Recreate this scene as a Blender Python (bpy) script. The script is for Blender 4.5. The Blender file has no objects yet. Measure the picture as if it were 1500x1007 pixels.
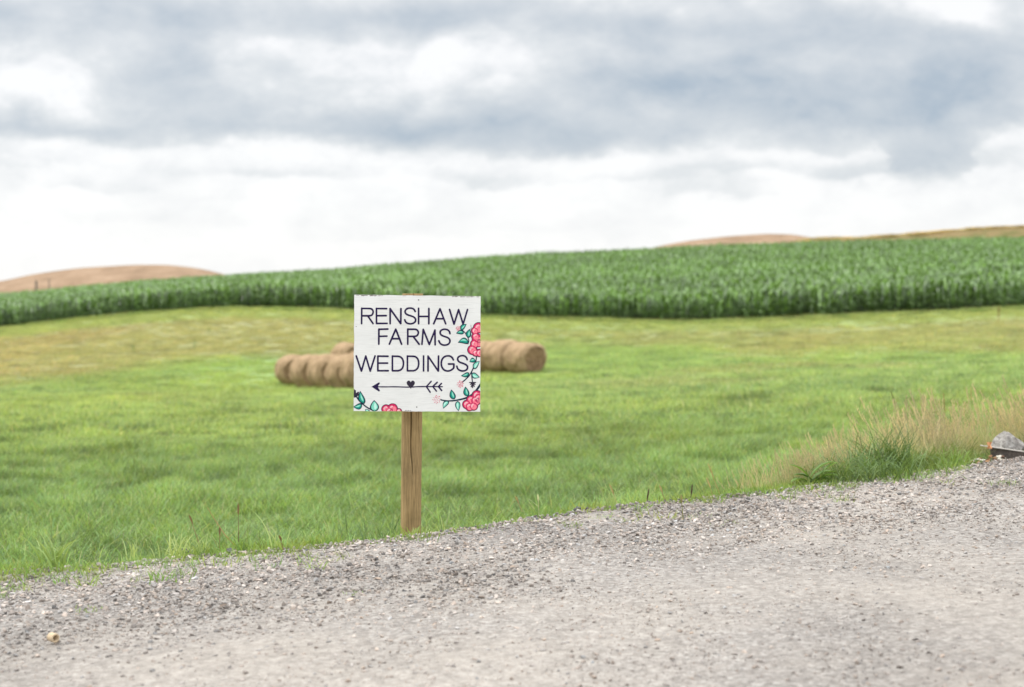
import bpy, bmesh, math, random
import numpy as np
from mathutils import Vector, noise as mnoise
random.seed(7); RNG = np.random.default_rng(7)
scene = bpy.context.scene
C = scene.collection
F = 50.0 / 36.0 * 1500.0      # photograph pixels per unit of x/y for a level 50 mm camera
HZ = 440.0                    # pixel row of eye level

# ------------------------------------------------------------------ camera
cd = bpy.data.cameras.new("camera"); cam = bpy.data.objects.new("camera", cd); C.objects.link(cam)
cam.location = (0, 0, 0); cam.rotation_euler = (math.radians(90), 0, 0)
cd.lens = 50; cd.sensor_width = 36; cd.shift_y = -63.5 / 1500.0
cd.clip_start = 0.1; cd.clip_end = 5000
cd.dof.use_dof = True; cd.dof.focus_distance = 6.85; cd.dof.aperture_fstop = 2.3
scene.camera = cam

# ------------------------------------------------------------------ light
EXPO = 0.75
SUN_EL, SUN_AZ = math.radians(55), math.radians(278)     # azimuth clockwise from +Y
scene.view_settings.view_transform = 'Standard'; scene.view_settings.look = 'None'
scene.view_settings.exposure = EXPO; scene.view_settings.gamma = 1
sl = bpy.data.lights.new("sun", 'SUN'); so = bpy.data.objects.new("sun", sl); C.objects.link(so)
sl.energy = 1.3; sl.angle = math.radians(14); sl.color = (1, .96, .9)
sd = Vector((math.sin(SUN_AZ) * math.cos(SUN_EL), math.cos(SUN_AZ) * math.cos(SUN_EL), math.sin(SUN_EL)))
so.rotation_euler = sd.to_track_quat('Z', 'Y').to_euler()

class NB:
    """small node-building helper"""
    def __init__(s, nt): s.nt = nt; s.L = nt.links
    def n(s, typ, **k):
        o = s.nt.nodes.new(typ)
        for a, b in k.items(): setattr(o, a, b)
        return o
    def put(s, sock, v):
        if isinstance(v, (int, float, tuple, list)): sock.default_value = v
        else: s.L.new(v, sock)
    def m(s, op, a, b=None, c=None, clamp=False):
        o = s.n('ShaderNodeMath', operation=op, use_clamp=clamp)
        s.put(o.inputs[0], a)
        if b is not None: s.put(o.inputs[1], b)
        if c is not None: s.put(o.inputs[2], c)
        return o.outputs[0]
    def vm(s, op, a, b=None):
        o = s.n('ShaderNodeVectorMath', operation=op); s.put(o.inputs[0], a)
        if b is not None:
            if op == 'SCALE': s.put(o.inputs['Scale'], b)
            else: s.put(o.inputs[1], b)
        return o.outputs[0]
    def noise(s, vec, scale, detail=4, rough=.5, dist=0.0, out=0):
        o = s.n('ShaderNodeTexNoise'); s.put(o.inputs['Vector'], vec)
        o.inputs['Scale'].default_value = scale; o.inputs['Detail'].default_value = detail
        o.inputs['Roughness'].default_value = rough; o.inputs['Distortion'].default_value = dist
        return o.outputs[out]
    def ramp(s, f, stops, interp='LINEAR'):
        o = s.n('ShaderNodeValToRGB'); o.color_ramp.interpolation = interp
        e = o.color_ramp.elements
        while len(e) < len(stops): e.new(.5)
        for i, (p, c) in enumerate(stops):
            e[i].position = p; e[i].color = (c, c, c, 1) if isinstance(c, (int, float)) else (*c, 1)
        s.put(o.inputs[0], f); return o.outputs[0]
    def mix(s, f, a, b, mode='MIX'):
        o = s.n('ShaderNodeMix', data_type='RGBA', blend_type=mode)
        s.put(o.inputs[0], f)
        for k, v in ((6, a), (7, b)):
            s.put(o.inputs[k], (*v, 1) if isinstance(v, tuple) and len(v) == 3 else v)
        return o.outputs[2]
    def mr(s, v, a, b, c=0., d=1., smooth=False):
        o = s.n('ShaderNodeMapRange'); o.interpolation_type = 'SMOOTHSTEP' if smooth else 'LINEAR'
        for k, w in enumerate((v, a, b, c, d)): s.put(o.inputs[k], w)
        return o.outputs[0]

def world():
    w = bpy.data.worlds.new("World"); scene.world = w; w.use_nodes = True
    nt = w.node_tree; nt.nodes.clear(); N = NB(nt)
    tc = N.n('ShaderNodeTexCoord').outputs['Generated']
    sep = N.n('ShaderNodeSeparateXYZ'); N.put(sep.inputs[0], tc)
    x, y, z = sep.outputs
    ay = N.m('MAXIMUM', N.m('ABSOLUTE', y), .10)
    X = N.m('DIVIDE', x, ay); Z = N.m('DIVIDE', z, ay)
    # warp of the cloud coordinates
    cmb = N.n('ShaderNodeCombineXYZ'); N.put(cmb.inputs[0], N.m('MULTIPLY', X, 1.0)); N.put(cmb.inputs[1], N.m('MULTIPLY', Z, 1.7)); N.put(cmb.inputs[2], N.m('MULTIPLY', y, .3))
    P = cmb.outputs[0]
    wn = N.noise(P, 9, 8, .60, out=1)
    ws = N.n('ShaderNodeSeparateXYZ'); N.put(ws.inputs[0], N.vm('SUBTRACT', wn, (.5, .5, .5)))
    Xw = N.m('ADD', X, N.m('MULTIPLY', ws.outputs[0], .12)); Zw = N.m('ADD', Z, N.m('MULTIPLY', ws.outputs[1], .055))
    # blobs of dark cloud: (centre column, row, half width, half height, weight) as directions
    blobs = [(100, 20, 200, 40, .45), (262, 100, 70, 42, .62), (60, 196, 150, 20, .62), (300, 190, 150, 20, .38),
             (430, 178, 150, 24, .52), (600, 28, 230, 34, .62), (820, 192, 230, 38, .80), (900, 120, 160, 30, .62),
             (1080, 118, 150, 26, .60), (1400, 140, 210, 50, 1.05), (1180, 165, 140, 30, .62), (1345, 232, 66, 40, .62),
             (900, 45, 260, 32, .45), (1250, 60, 240, 30, .48), (1480, 80, 80, 40, .35), (1150, 20, 130, 30, .30), (640, 190, 130, 26, .40), (1130, 240, 70, 14, .12),
             (1040, 262, 90, 20, .16), (440, 240, 90, 16, .12), (200, 150, 110, 30, .20), (150, 275, 50, 10, .08), (560, 345, 120, 16, .05),
             (950, 215, 120, 14, .35), (380, 85, 110, 34, -.26), (680, 100, 180, 30, -.42), (60, 120, 70, 42, -.34), (1420, 30, 80, 24, -.30)]
    tot = None
    for (u, v, a, b, k) in blobs:
        cx, cz = (u - 750) / F, (HZ - v) / F
        ex = N.m('MULTIPLY', N.m('SUBTRACT', Xw, cx), F / a); ez = N.m('MULTIPLY', N.m('SUBTRACT', Zw, cz), F / b)
        r2 = N.m('ADD', N.m('MULTIPLY', ex, ex), N.m('MULTIPLY', ez, ez))
        g = N.m('MULTIPLY', N.m('EXPONENT', N.m('MULTIPLY', r2, -.9)), k)
        tot = g if tot is None else N.m('ADD', tot, g)
    # crisp flat base of the cloud deck
    fc = N.n('ShaderNodeFloatCurve'); pts = [(-200, 212), (10, 213), (150, 207), (300, 196), (450, 190), (560, 214), (700, 236), (800, 226), (1000, 206), (1150, 218),
          (1270, 212), (1300, 262), (1390, 266), (1425, 215), (1490, 188), (1700, 200)]
    cu = fc.mapping.curves[0]
    while len(cu.points) < len(pts): cu.points.new(.5, .5)
    for p, (u, v) in zip(cu.points, pts): p.location = ((u + 200) / 1900, v / 400)
    fc.mapping.update()
    N.put(fc.inputs['Value'], N.m('ADD', N.m('MULTIPLY', Xw, F / 1900), (750 + 200) / 1900, clamp=True))
    base = N.m('DIVIDE', N.m('SUBTRACT', HZ, N.m('MULTIPLY', fc.outputs[0], 400)), F)
    above = N.mr(N.m('SUBTRACT', Zw, base), -.012, .008, .15, 1, True)
    dens = N.m('MULTIPLY', N.m('MULTIPLY', tot, .66), above)
    low = None                                             # pale puffs below the deck
    for (u, v, a, b, k) in [(1100, 250, 110, 12, .26), (1040, 282, 90, 12, .22), (440, 246, 100, 13, .24), (700, 262, 90, 10, .20), (140, 280, 60, 9, .13), (1270, 246, 70, 14, .30), (570, 346, 150, 13, .10),
                            (250, 330, 160, 14, .07), (900, 262, 90, 10, .16), (860, 330, 160, 12, .06), (60, 240, 90, 12, .12), (1440, 235, 60, 14, .12), (1200, 215, 60, 10, .25), (330, 300, 90, 10, .07)]:
        cx, cz = (u - 750) / F, (HZ - v) / F
        ex = N.m('MULTIPLY', N.m('SUBTRACT', Xw, cx), F / a); ez = N.m('MULTIPLY', N.m('SUBTRACT', Zw, cz), F / b)
        # flat-bottomed: fades slowly upwards, quickly downwards
        ez = N.m('MULTIPLY', ez, N.mr(ez, -.2, .2, 1.7, .75))
        g = N.m('MULTIPLY', N.m('EXPONENT', N.m('MULTIPLY', N.m('ADD', N.m('MULTIPLY', ex, ex), N.m('MULTIPLY', ez, ez)), -.9)), k)
        low = g if low is None else N.m('ADD', low, g)
    dens = N.m('ADD', dens, low)
    # free cloud texture
    f1 = N.noise(P, 8, 10, .62, .35)
    f2 = N.noise(P, 22, 6, .55, .2)
    dens = N.m('ADD', dens, N.m('MULTIPLY', N.m('SUBTRACT', f1, .5), N.mr(Z, .05, .14, .40, 1.2)))
    dens = N.m('ADD', dens, N.m('MULTIPLY', N.m('SUBTRACT', f2, .5), N.mr(Z, .05, .13, .30, .80)))
    dens = N.m('ADD', dens, N.m('MULTIPLY', N.mr(N.m('SUBTRACT', Zw, base), -.004, .012, 0, 1, True), .16))
    dens = N.m('ADD', dens, N.mr(Z, .03, .09, .0, .05))
    # far from the photographed part of the sky: ordinary broken overcast
    gen = N.mr(N.noise(tc, 2.2, 8, .6, .3), .35, .7, 0., .75)
    far = N.mr(Z, .24, .45, 0, 1, True)
    far = N.m('MAXIMUM', far, N.mr(N.m('ABSOLUTE', X), .6, .9, 0, 1, True))
    far = N.m('MAXIMUM', far, N.m('LESS_THAN', y, 0))
    dm = N.n('ShaderNodeMix'); N.put(dm.inputs[0], far); N.put(dm.inputs[2], dens); N.put(dm.inputs[3], gen)
    k = 2 ** -EXPO
    # cloud colours as shown by the photograph divided by the exposure
    col = N.ramp(dm.outputs[0], [(0, (1.02, 1.02, 1.02)), (.10, (.95, .955, .965)), (.26, (.80, .825, .845)), (.50, (.67, .71, .75)), (.80, (.54, .60, .665)), (1, (.43, .51, .60))])
    bright = N.mr(Z, .30, .9, 1.0, 3.2, True)
    bright = N.m('MAXIMUM', bright, N.mr(y, .05, -.4, 1., 1.5, True))
    col = N.vm('SCALE', N.vm('SCALE', col, 10 * k), bright)
    sky = N.n('ShaderNodeTexSky', sky_type='NISHITA', sun_disc=False, sun_elevation=SUN_EL, sun_rotation=SUN_AZ)
    col = N.mix(.93, sky.outputs[0], col)
    bg = N.n('ShaderNodeBackground'); bg.inputs[1].default_value = .1; N.put(bg.inputs[0], col)
    o = N.n('ShaderNodeOutputWorld'); N.L.new(bg.outputs[0], o.inputs[0])
world()

# ------------------------------------------------------------------ numeric helpers
def vnoise(x, y, s, seed=0):
    x = np.asarray(x, float) / s + 1000.3; y = np.asarray(y, float) / s + 2000.7
    xi = np.floor(x).astype(np.int64); yi = np.floor(y).astype(np.int64); fx = x - xi; fy = y - yi
    def h(a, b):
        n = (a * 374761393 + b * 668265263 + seed * 974634777) & 0xffffffff
        n = ((n ^ (n >> 13)) * 1274126177) & 0xffffffff
        return ((n ^ (n >> 16)) & 0xffff) / 65535.
    fx = fx * fx * (3 - 2 * fx); fy = fy * fy * (3 - 2 * fy)
    return (h(xi, yi) * (1 - fx) + h(xi + 1, yi) * fx) * (1 - fy) + (h(xi, yi + 1) * (1 - fx) + h(xi + 1, yi + 1) * fx) * fy
def fbm(x, y, s, seed=0, o=4):
    r = 0; a = .5; t = 0
    for k in range(o): r = r + a * vnoise(x, y, s / 2 ** k, seed + k * 17); t += a; a *= .55
    return r / t
def sstep(a, b, x):
    t = np.clip((np.asarray(x, float) - a) / (b - a), 0, 1); return t * t * (3 - 2 * t)
def at(u, v, t): return Vector(((u - 750) / F * t, t, (HZ - v) / F * t))

EU = [-400, 10, 100, 200, 310, 430, 590, 680, 750, 850, 1000, 1100, 1200, 1350, 1420, 1490, 1900]
EV = [872, 833, 828, 820, 811, 801, 785, 772, 761, 746, 733, 722, 711, 690, 681, 670, 640]
def edge_t(u):
    v = np.interp(u, EU, EV)
    return 2325. / ((v - HZ) + .0365 * (np.clip(u, -400, 1900) - 750))
def road_z(x): return -1.116 + .0365 * np.asarray(x, float)
def road_t(u, v): return 2325. / ((v - HZ) + .0365 * (u - 750))
CU = [10, 400, 800, 1200, 1490]
DT = [14, 22, 32, 45, 60, 72, 90]
DV = [[720, 712, 700, 680, 665], [645, 640, 630, 612, 600], [605, 601, 590, 573, 563], [576, 584, 567, 548, 534],
      [556, 573, 546, 525, 511], [535, 543, 530, 508, 495], [512, 508, 505, 490, 474]]
def corn_t(u): return np.interp(u, [10, 400, 800, 1200, 1490], [130, 125, 112, 104, 100])
def corn_v(u): return np.interp(u, [-300, 10, 200, 300, 400, 500, 600, 700, 800, 1000, 1100, 1200, 1300, 1490, 1900], [520, 481, 461, 454, 452, 456, 460, 465, 469, 473, 470, 466, 462, 452, 430])
def crest_v(u): return np.interp(u, [-300, 10, 200, 340, 500, 640, 740, 900, 1000, 1200, 1490, 1900], [462, 449, 431, 422, 412, 400, 391.5, 385, 380, 371, 367, 360])
def ground_z(x, y):
    x = np.asarray(x, float); y = np.asarray(y, float)
    x, y = np.broadcast_arrays(x, y); sh = x.shape; x = x.ravel(); y = y.ravel()
    u = np.clip(750 + F * x / np.maximum(y, 1.), -400, 1900)
    E = edge_t(u); rz = road_z(np.clip(x, -25, 25))
    verge = sstep(1050, 1200, u)                 # on the right the verge stays level with the road
    ts = [E - .02, E + .12 + .4 * verge, E + 1.3 + .5 * verge]
    zs = [rz - .05, rz - .10 + .07 * verge, rz - .42 + .12 * verge]
    for t, vs in zip(DT, DV):
        ts.append(np.full_like(E, t)); zs.append((HZ - np.interp(u, CU, vs)) / F * t)
    tcn = corn_t(u); ts.append(tcn); zs.append((HZ - corn_v(u)) / F * tcn)
    zc = (HZ - crest_v(u)) / F * 230
    for t, d in ((230, 0), (260, -.8), (330, -7), (600, -16), (5000, -60)):
        ts.append(np.full_like(E, t)); zs.append(zc + d)
    ts = np.array(ts); zs = np.array(zs)
    out = rz - .06
    for k in range(len(ts) - 1):
        m = (y >= ts[k]) & (y < ts[k + 1])
        f = (y - ts[k]) / (ts[k + 1] - ts[k])
        if 5 < k: f2 = f
        out = np.where(m, zs[k] * (1 - f) + zs[k + 1] * f, out)
    bump = (fbm(x, y, 6, 3) - .5) * .07 * sstep(1.0, 6, y - E)
    return (out + bump).reshape(sh)
def gz(x, y): return float(ground_z(x, y))

# ------------------------------------------------------------------ object helpers
def tag(o, label=None, cat=None, group=None, kind=None):
    if label: o['label'] = label
    if cat: o['category'] = cat
    if group: o['group'] = group
    if kind: o['kind'] = kind
    return o
def mesh_np(name, V, Fs, attrs=None, smooth=False):
    me = bpy.data.meshes.new(name); me.from_pydata([tuple(map(float, v)) for v in V], [], [tuple(map(int, f)) for f in Fs])
    for k, (ty, dom, val) in (attrs or {}).items():
        a = me.attributes.new(k, ty, dom); val = np.asarray(val, np.float32 if ty != 'INT' else np.int32)
        a.data.foreach_set('vector' if ty == 'FLOAT_VECTOR' else 'value', val.ravel())
    if smooth: me.polygons.foreach_set('use_smooth', [True] * len(me.polygons))
    me.update(); return me
def link(name, me, mat=None, parent=None):
    o = bpy.data.objects.new(name, me); C.objects.link(o)
    if mat: me.materials.append(mat)
    if parent: o.parent = parent
    return o
def empty(name, loc, rz=0):
    o = bpy.data.objects.new(name, None); C.objects.link(o); o.location = loc; o.rotation_euler = (0, 0, rz); o.empty_display_size = .1
    return o
class MB:
    def __init__(s): s.V = []; s.F = []; s.A = []
    def add(s, vs, fs, a=None):
        b = len(s.V); s.V += [tuple(v) for v in vs]; s.F += [tuple(b + i for i in f) for f in fs]
        s.A += ([a] * len(vs) if not isinstance(a, list) else a)
    def strip(s, path, width, side, a=None, taper=lambda f: 1 - f * .9):
        """flat ribbon along path; side = unit vector across"""
        n = len(path); vs = []; av = []
        for i, p in enumerate(path):
            w = width * taper(i / (n - 1)) * .5
            vs += [p - side * w, p + side * w]; av += [a[i] if isinstance(a, list) else a] * 2
        s.add(vs, [(2 * i, 2 * i + 1, 2 * i + 3, 2 * i + 2) for i in range(n - 1)], av)
    def tube(s, path, r, n=6, a=None, cap=True):
        path = [Vector(p) for p in path]; vs = []; m = len(path)
        rr = r if isinstance(r, (list, tuple)) else [r] * m
        for i, p in enumerate(path):
            d = (path[min(i + 1, m - 1)] - path[max(i - 1, 0)]).normalized()
            q = d.orthogonal().normalized(); w = d.cross(q)
            for k in range(n):
                t = 2 * math.pi * k / n; vs.append(p + (q * math.cos(t) + w * math.sin(t)) * rr[i])
        fs = [(i * n + k, i * n + (k + 1) % n, (i + 1) * n + (k + 1) % n, (i + 1) * n + k) for i in range(m - 1) for k in range(n)]
        if cap: fs += [tuple(range(n))[::-1], tuple(range((m - 1) * n, m * n))]
        s.add(vs, fs, a)
    def box(s, lo, hi, a=None):
        x0, y0, z0 = lo; x1, y1, z1 = hi
        s.add([(x0, y0, z0), (x1, y0, z0), (x1, y1, z0), (x0, y1, z0), (x0, y0, z1), (x1, y0, z1), (x1, y1, z1), (x0, y1, z1)],
              [(3, 2, 1, 0), (4, 5, 6, 7), (0, 1, 5, 4), (1, 2, 6, 5), (2, 3, 7, 6), (3, 0, 4, 7)], a)
    def mesh(s, name, smooth=False):
        at_ = {'var': ('FLOAT_VECTOR', 'POINT', [x if x is not None else (1, 1, 1) for x in s.A])}
        return mesh_np(name, s.V, s.F, at_, smooth)
    def build(s, name, mat, parent=None, smooth=False): return link(name, s.mesh(name, smooth), mat, parent)

def new_mat(name):
    m = bpy.data.materials.new(name); m.use_nodes = True; nt = m.node_tree; nt.nodes.clear()
    N = NB(nt); N.out = N.n('ShaderNodeOutputMaterial'); return m, N
def princ(N, col, rough=.8, spec=.3, normal=None):
    b = N.n('ShaderNodeBsdfPrincipled'); N.put(b.inputs['Base Color'], (*col, 1) if isinstance(col, tuple) and len(col) == 3 else col)
    N.put(b.inputs['Roughness'], rough); N.put(b.inputs['Specular IOR Level'], spec)
    if normal is not None: N.L.new(normal, b.inputs['Normal'])
    return b
def bump(N, h, strength=.5, dist=.01):
    b = N.n('ShaderNodeBump'); b.inputs['Strength'].default_value = strength; b.inputs['Distance'].default_value = dist
    N.L.new(h, b.inputs['Height']); return b.outputs[0]
def attr(N, name, typ='GEOMETRY'):
    a = N.n('ShaderNodeAttribute', attribute_name=name); a.attribute_type = typ; return a.outputs['Vector']
def leaf_mat(name, inst=True, rough=.55, spec=.3, trans=.35, base=(1, 1, 1), tcol=(1.3, 1.25, .6)):
    """thin leaf: colour = per-vertex 'var' times per-instance 'tint'"""
    m, N = new_mat(name)
    col = attr(N, 'var')
    if inst: col = N.vm('MULTIPLY', col, attr(N, 'tint', 'INSTANCER'))
    col = N.vm('MULTIPLY', col, base)
    p = princ(N, col, rough, spec)
    t = N.n('ShaderNodeBsdfTranslucent'); N.put(t.inputs[0], N.vm('MULTIPLY', col, tcol))
    mx = N.n('ShaderNodeMixShader'); mx.inputs[0].default_value = trans
    N.L.new(p.outputs[0], mx.inputs[1]); N.L.new(t.outputs[0], mx.inputs[2]); N.L.new(mx.outputs[0], N.out.inputs[0])
    return m

def scatter(name, P, rot, scl, tint, idx, protos, mat):
    """one stuff object: points that carry instances of the prototype meshes (geometry nodes)"""
    me = mesh_np(name, P, [], {'rot': ('FLOAT_VECTOR', 'POINT', rot), 'scl': ('FLOAT_VECTOR', 'POINT', scl),
                               'tint': ('FLOAT_VECTOR', 'POINT', tint), 'idx': ('INT', 'POINT', idx)})
    o = link(name, me, mat)
    ng = bpy.data.node_groups.new(name + '_nodes', 'GeometryNodeTree')
    ng.interface.new_socket('Geometry', in_out='INPUT', socket_type='NodeSocketGeometry')
    ng.interface.new_socket('Geometry', in_out='OUTPUT', socket_type='NodeSocketGeometry')
    nn, L = ng.nodes, ng.links
    gi = nn.new('NodeGroupInput'); go = nn.new('NodeGroupOutput')
    iop = nn.new('GeometryNodeInstanceOnPoints'); join = nn.new('GeometryNodeGeometryToInstance')
    for pm in reversed(protos):
        po = bpy.data.objects.new(pm.name, pm); pm.materials.clear(); pm.materials.append(mat)
        oi = nn.new('GeometryNodeObjectInfo'); oi.inputs['Object'].default_value = po
        L.new(oi.outputs['Geometry'], join.inputs[0])
    def na(nm, ty):
        a = nn.new('GeometryNodeInputNamedAttribute'); a.data_type = ty; a.inputs['Name'].default_value = nm; return a.outputs['Attribute']
    iop.inputs['Pick Instance'].default_value = True
    L.new(gi.outputs[0], iop.inputs['Points']); L.new(join.outputs[0], iop.inputs['Instance'])
    L.new(na('idx', 'INT'), iop.inputs['Instance Index'])
    L.new(na('rot', 'FLOAT_VECTOR'), iop.inputs['Rotation']); L.new(na('scl', 'FLOAT_VECTOR'), iop.inputs['Scale'])
    L.new(iop.outputs[0], go.inputs[0])
    md = o.modifiers.new('scatter', 'NODES'); md.node_group = ng
    return o

# ------------------------------------------------------------------ field colours
def grass_col(x, y):
    """linear albedo of the sward at a place: green near the road, dry pale band further up, bright strip along the corn"""
    x = np.asarray(x, float); y = np.asarray(y, float); z = ground_z(x, y)
    u = 750 + F * x / np.maximum(y, 1); v = HZ - z / np.maximum(y, 1) * F
    n1 = fbm(x, y * .6, 5, 11); n2 = fbm(x, y * .7, 1.6, 12, 3); n3 = fbm(x, y, 22, 13); n4 = fbm(x, y * .5, 9, 19)
    green = np.stack([.215 + .05 * (n1 - .5), .330 + .05 * (n1 - .5), .125 + 0 * n1], -1)
    # yellower and brighter in the middle of the field, deeper green at its near left
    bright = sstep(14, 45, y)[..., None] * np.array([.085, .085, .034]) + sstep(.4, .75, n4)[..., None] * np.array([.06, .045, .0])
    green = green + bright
    dk = sstep(.46, .26, n2)[..., None] * .10 + sstep(.48, .30, fbm(x, y * .45, 2.4, 94))[..., None] * .16
    green = green * (1 - np.clip(dk, 0, .62))
    vb = np.interp(u, [10, 200, 400, 520, 700, 900, 1490], [572, 550, 531, 522, 512, 516, 522])
    st = np.interp(u, [10, 450, 700, 900, 1200, 1490], [1, 1, .55, .55, .75, .8])
    dry = sstep(6, -26, v - vb + (n1 - .5) * 26) * st
    strip = sstep(17, 9, v - corn_v(u) + (n2 - .5) * 8)
    dry = dry * (1 - strip * .8)
    tan_ = np.stack([.370 + .10 * (n1 - .5), .372 + .09 * (n1 - .5), .180 + .06 * (n1 - .5)], -1)
    tan_ = tan_ + sstep(.45, .68, fbm(x, y * .35, 14, 31))[..., None] * np.array([.012, -.022, -.002])
    stripc = np.array([.35, .40, .15])
    c = green * (1 - dry[..., None]) + tan_ * dry[..., None]
    c = c * (1 - strip[..., None] * .7) + stripc * strip[..., None] * .7
    pt = sstep(.62, .75, fbm(x, y * .6, 7, 41))[..., None] * .35 * sstep(25, 45, y)[..., None]
    c = c * (1 - pt) + np.array([.40, .37, .19]) * pt
    return np.clip(c, .01, .7)

# ------------------------------------------------------------------ ground sheet
def ground():
    ys = np.concatenate([np.linspace(-80, 3, 12), np.arange(3.5, 14, .22), np.arange(14, 40, .7), np.arange(40, 140, 1.6), np.arange(140, 280, 5), np.linspace(285, 700, 20), [1000, 1800, 3500]])
    h = np.concatenate([np.arange(0, 7, .3), np.arange(7, 30, 1.0), np.arange(30, 110, 2.5), np.arange(110, 300, 12), np.linspace(310, 3500, 12)])
    xs = np.concatenate([-h[::-1][:-1], h])
    X, Y = np.meshgrid(xs, ys); Z = ground_z(X, Y)
    nx, ny = len(xs), len(ys); V = np.stack([X, Y, Z], -1).reshape(-1, 3)
    Fc = [(j * nx + i, j * nx + i + 1, (j + 1) * nx + i + 1, (j + 1) * nx + i) for j in range(ny - 1) for i in range(nx - 1)]
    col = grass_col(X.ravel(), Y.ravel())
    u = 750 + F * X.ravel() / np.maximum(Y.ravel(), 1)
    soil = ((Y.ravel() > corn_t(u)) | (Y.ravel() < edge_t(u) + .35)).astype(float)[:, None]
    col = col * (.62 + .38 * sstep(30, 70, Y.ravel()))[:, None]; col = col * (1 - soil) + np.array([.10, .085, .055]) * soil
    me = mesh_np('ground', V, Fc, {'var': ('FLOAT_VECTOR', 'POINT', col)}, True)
    m, N = new_mat('sward_soil')
    pos = N.n('ShaderNodeNewGeometry').outputs['Position']
    n = N.noise(pos, 9, 6, .7); n2 = N.noise(pos, 40, 4, .7)
    c = N.vm('SCALE', attr(N, 'var'), N.mr(n, .3, .7, .5, 1.15)); c = N.vm('SCALE', c, N.mr(n2, .3, .7, .7, 1.2))
    b = princ(N, c, .95, .1, bump(N, n2, .8, .05)); N.L.new(b.outputs[0], N.out.inputs[0])
    tag(link('ground', me, m), kind='structure')
ground()

def road():
    xs = np.arange(-26, 26.01, .2)
    Ey = []
    for x in xs:
        y = 7.
        for _ in range(60): y = .7 * y + .3 * float(edge_t(np.clip(750 + F * x / max(y, 1.), -400, 1900)))
        Ey.append(y)
    Ey = np.array(Ey) + (fbm(xs, xs * 0, .35, 5) - .5) * .12
    fr = np.concatenate([np.linspace(0, .8, 40), np.linspace(.81, 1, 24)])
    V = []
    for f in fr:
        y = -22 + f * (Ey + 22)
        z = road_z(xs) + (fbm(xs, y, 1.3, 8) - .5) * .02 + (fbm(xs, y, .3, 9) - .5) * .012
        z = z + .015 * sstep(1.4, .4, Ey - y) - .05 * sstep(.12, 0, Ey - y)
        V += list(zip(xs, y, z))
    V += list(zip(xs, Ey + .10, road_z(xs) - .25))
    n = len(xs); m_ = len(fr) + 1
    Fc = [(j * n + i, j * n + i + 1, (j + 1) * n + i + 1, (j + 1) * n + i) for j in range(m_ - 1) for i in range(n - 1)]
    m, N = new_mat('gravel_fines')
    pos = N.n('ShaderNodeNewGeometry').outputs['Position']
    vo = N.n('ShaderNodeTexVoronoi'); vo.inputs['Scale'].default_value = 70; N.put(vo.inputs['Vector'], pos)
    vs = N.n('ShaderNodeSeparateColor'); N.L.new(vo.outputs['Color'], vs.inputs[0])
    c = N.ramp(vs.outputs[0], [(0, (.10, .09, .09)), (.3, (.19, .175, .165)), (.7, (.29, .27, .255)), (1, (.42, .40, .375))])
    dust = N.mr(N.noise(pos, .8, 5, .6), .35, .65, .35, .8)
    c = N.mix(dust, c, (.385, .342, .295))
    blotch = N.mr(N.noise(pos, .45, 4, .6, .5), .42, .62, .88, 1.06); c = N.vm('SCALE', c, blotch)  # broad random blotches, slightly darker and lighter
    c = N.vm('SCALE', c, N.mr(N.noise(pos, 22, 5, .7), .3, .7, .7, 1.15))
    hh = N.m('ADD', N.m('MULTIPLY', vo.outputs['Distance'], -.6), N.noise(pos, 90, 5, .7))
    b = princ(N, c, .95, .15, bump(N, hh, .7, .012)); N.L.new(b.outputs[0], N.out.inputs[0])
    tag(link('gravel_road', mesh_np('gravel_road', V, Fc, None, True), m), kind='structure')
    return xs, Ey
RX, RE = road()
def road_edge(x): return np.interp(x, RX, RE)

# ------------------------------------------------------------------ hills
def hill(name, us, vs, tcrest, tfront, mat, rough=0.0):
    U = np.arange(us[0], us[-1] + 1, 6.); V_ = np.interp(U, us, vs)
    ker = np.hanning(9); ker /= ker.sum(); V_ = np.convolve(np.pad(V_, 4, 'edge'), ker, 'valid')
    T = np.concatenate([np.linspace(tfront, tcrest, 16), np.linspace(tcrest, tcrest * 1.35, 10)[1:]])
    vv = []
    for t in T:
        if t <= tcrest: f = (t - tfront) / (tcrest - tfront); s = math.sin(f * math.pi / 2) ** .9
        else: s = math.cos((t - tcrest) / (tcrest * .35) * math.pi / 2)
        x = (U - 750) / F * tcrest * (1 + (t / tcrest - 1) * .6)
        ztop = (HZ - V_) / F * tcrest; zb = -12.
        z = zb + (ztop - zb) * s + (fbm(x, x * 0 + t, 9, 4) - .5) * rough
        vv += list(zip(x, x * 0 + t, z))
    n = len(U)
    Fc = [(j * n + i, j * n + i + 1, (j + 1) * n + i + 1, (j + 1) * n + i) for j in range(len(T) - 1) for i in range(n - 1)]
    return tag(link(name, mesh_np(name, vv, Fc, None, True), mat), kind='structure')
mh, N = new_mat('ripe_grain')
pos = N.n('ShaderNodeNewGeometry').outputs['Position']
mp = N.n('ShaderNodeMapping'); mp.inputs['Scale'].default_value = (.1, .03, .5); mp.inputs['Rotation'].default_value = (0, 0, .5); N.put(mp.inputs[0], pos)
c = N.ramp(N.noise(mp.outputs[0], 1.4, 6, .6), [(.3, (.20, .135, .085)), (.5, (.265, .18, .115)), (.75, (.34, .24, .16))])
c = N.vm('SCALE', c, N.mr(N.noise(pos, .7, 4, .7), .3, .7, .85, 1.15))
b = princ(N, c, .95, .05, bump(N, N.noise(pos, 1.5, 4, .7), .6, .5)); N.L.new(b.outputs[0], N.out.inputs[0])
hill('hill_ripe_grain', [-1100, -700, -300, 10, 60, 120, 200, 250, 290, 330, 360, 400], [452, 440, 425, 412, 401, 393, 388.5, 388.5, 393, 402, 412, 430], 420, 310, mh)
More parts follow.
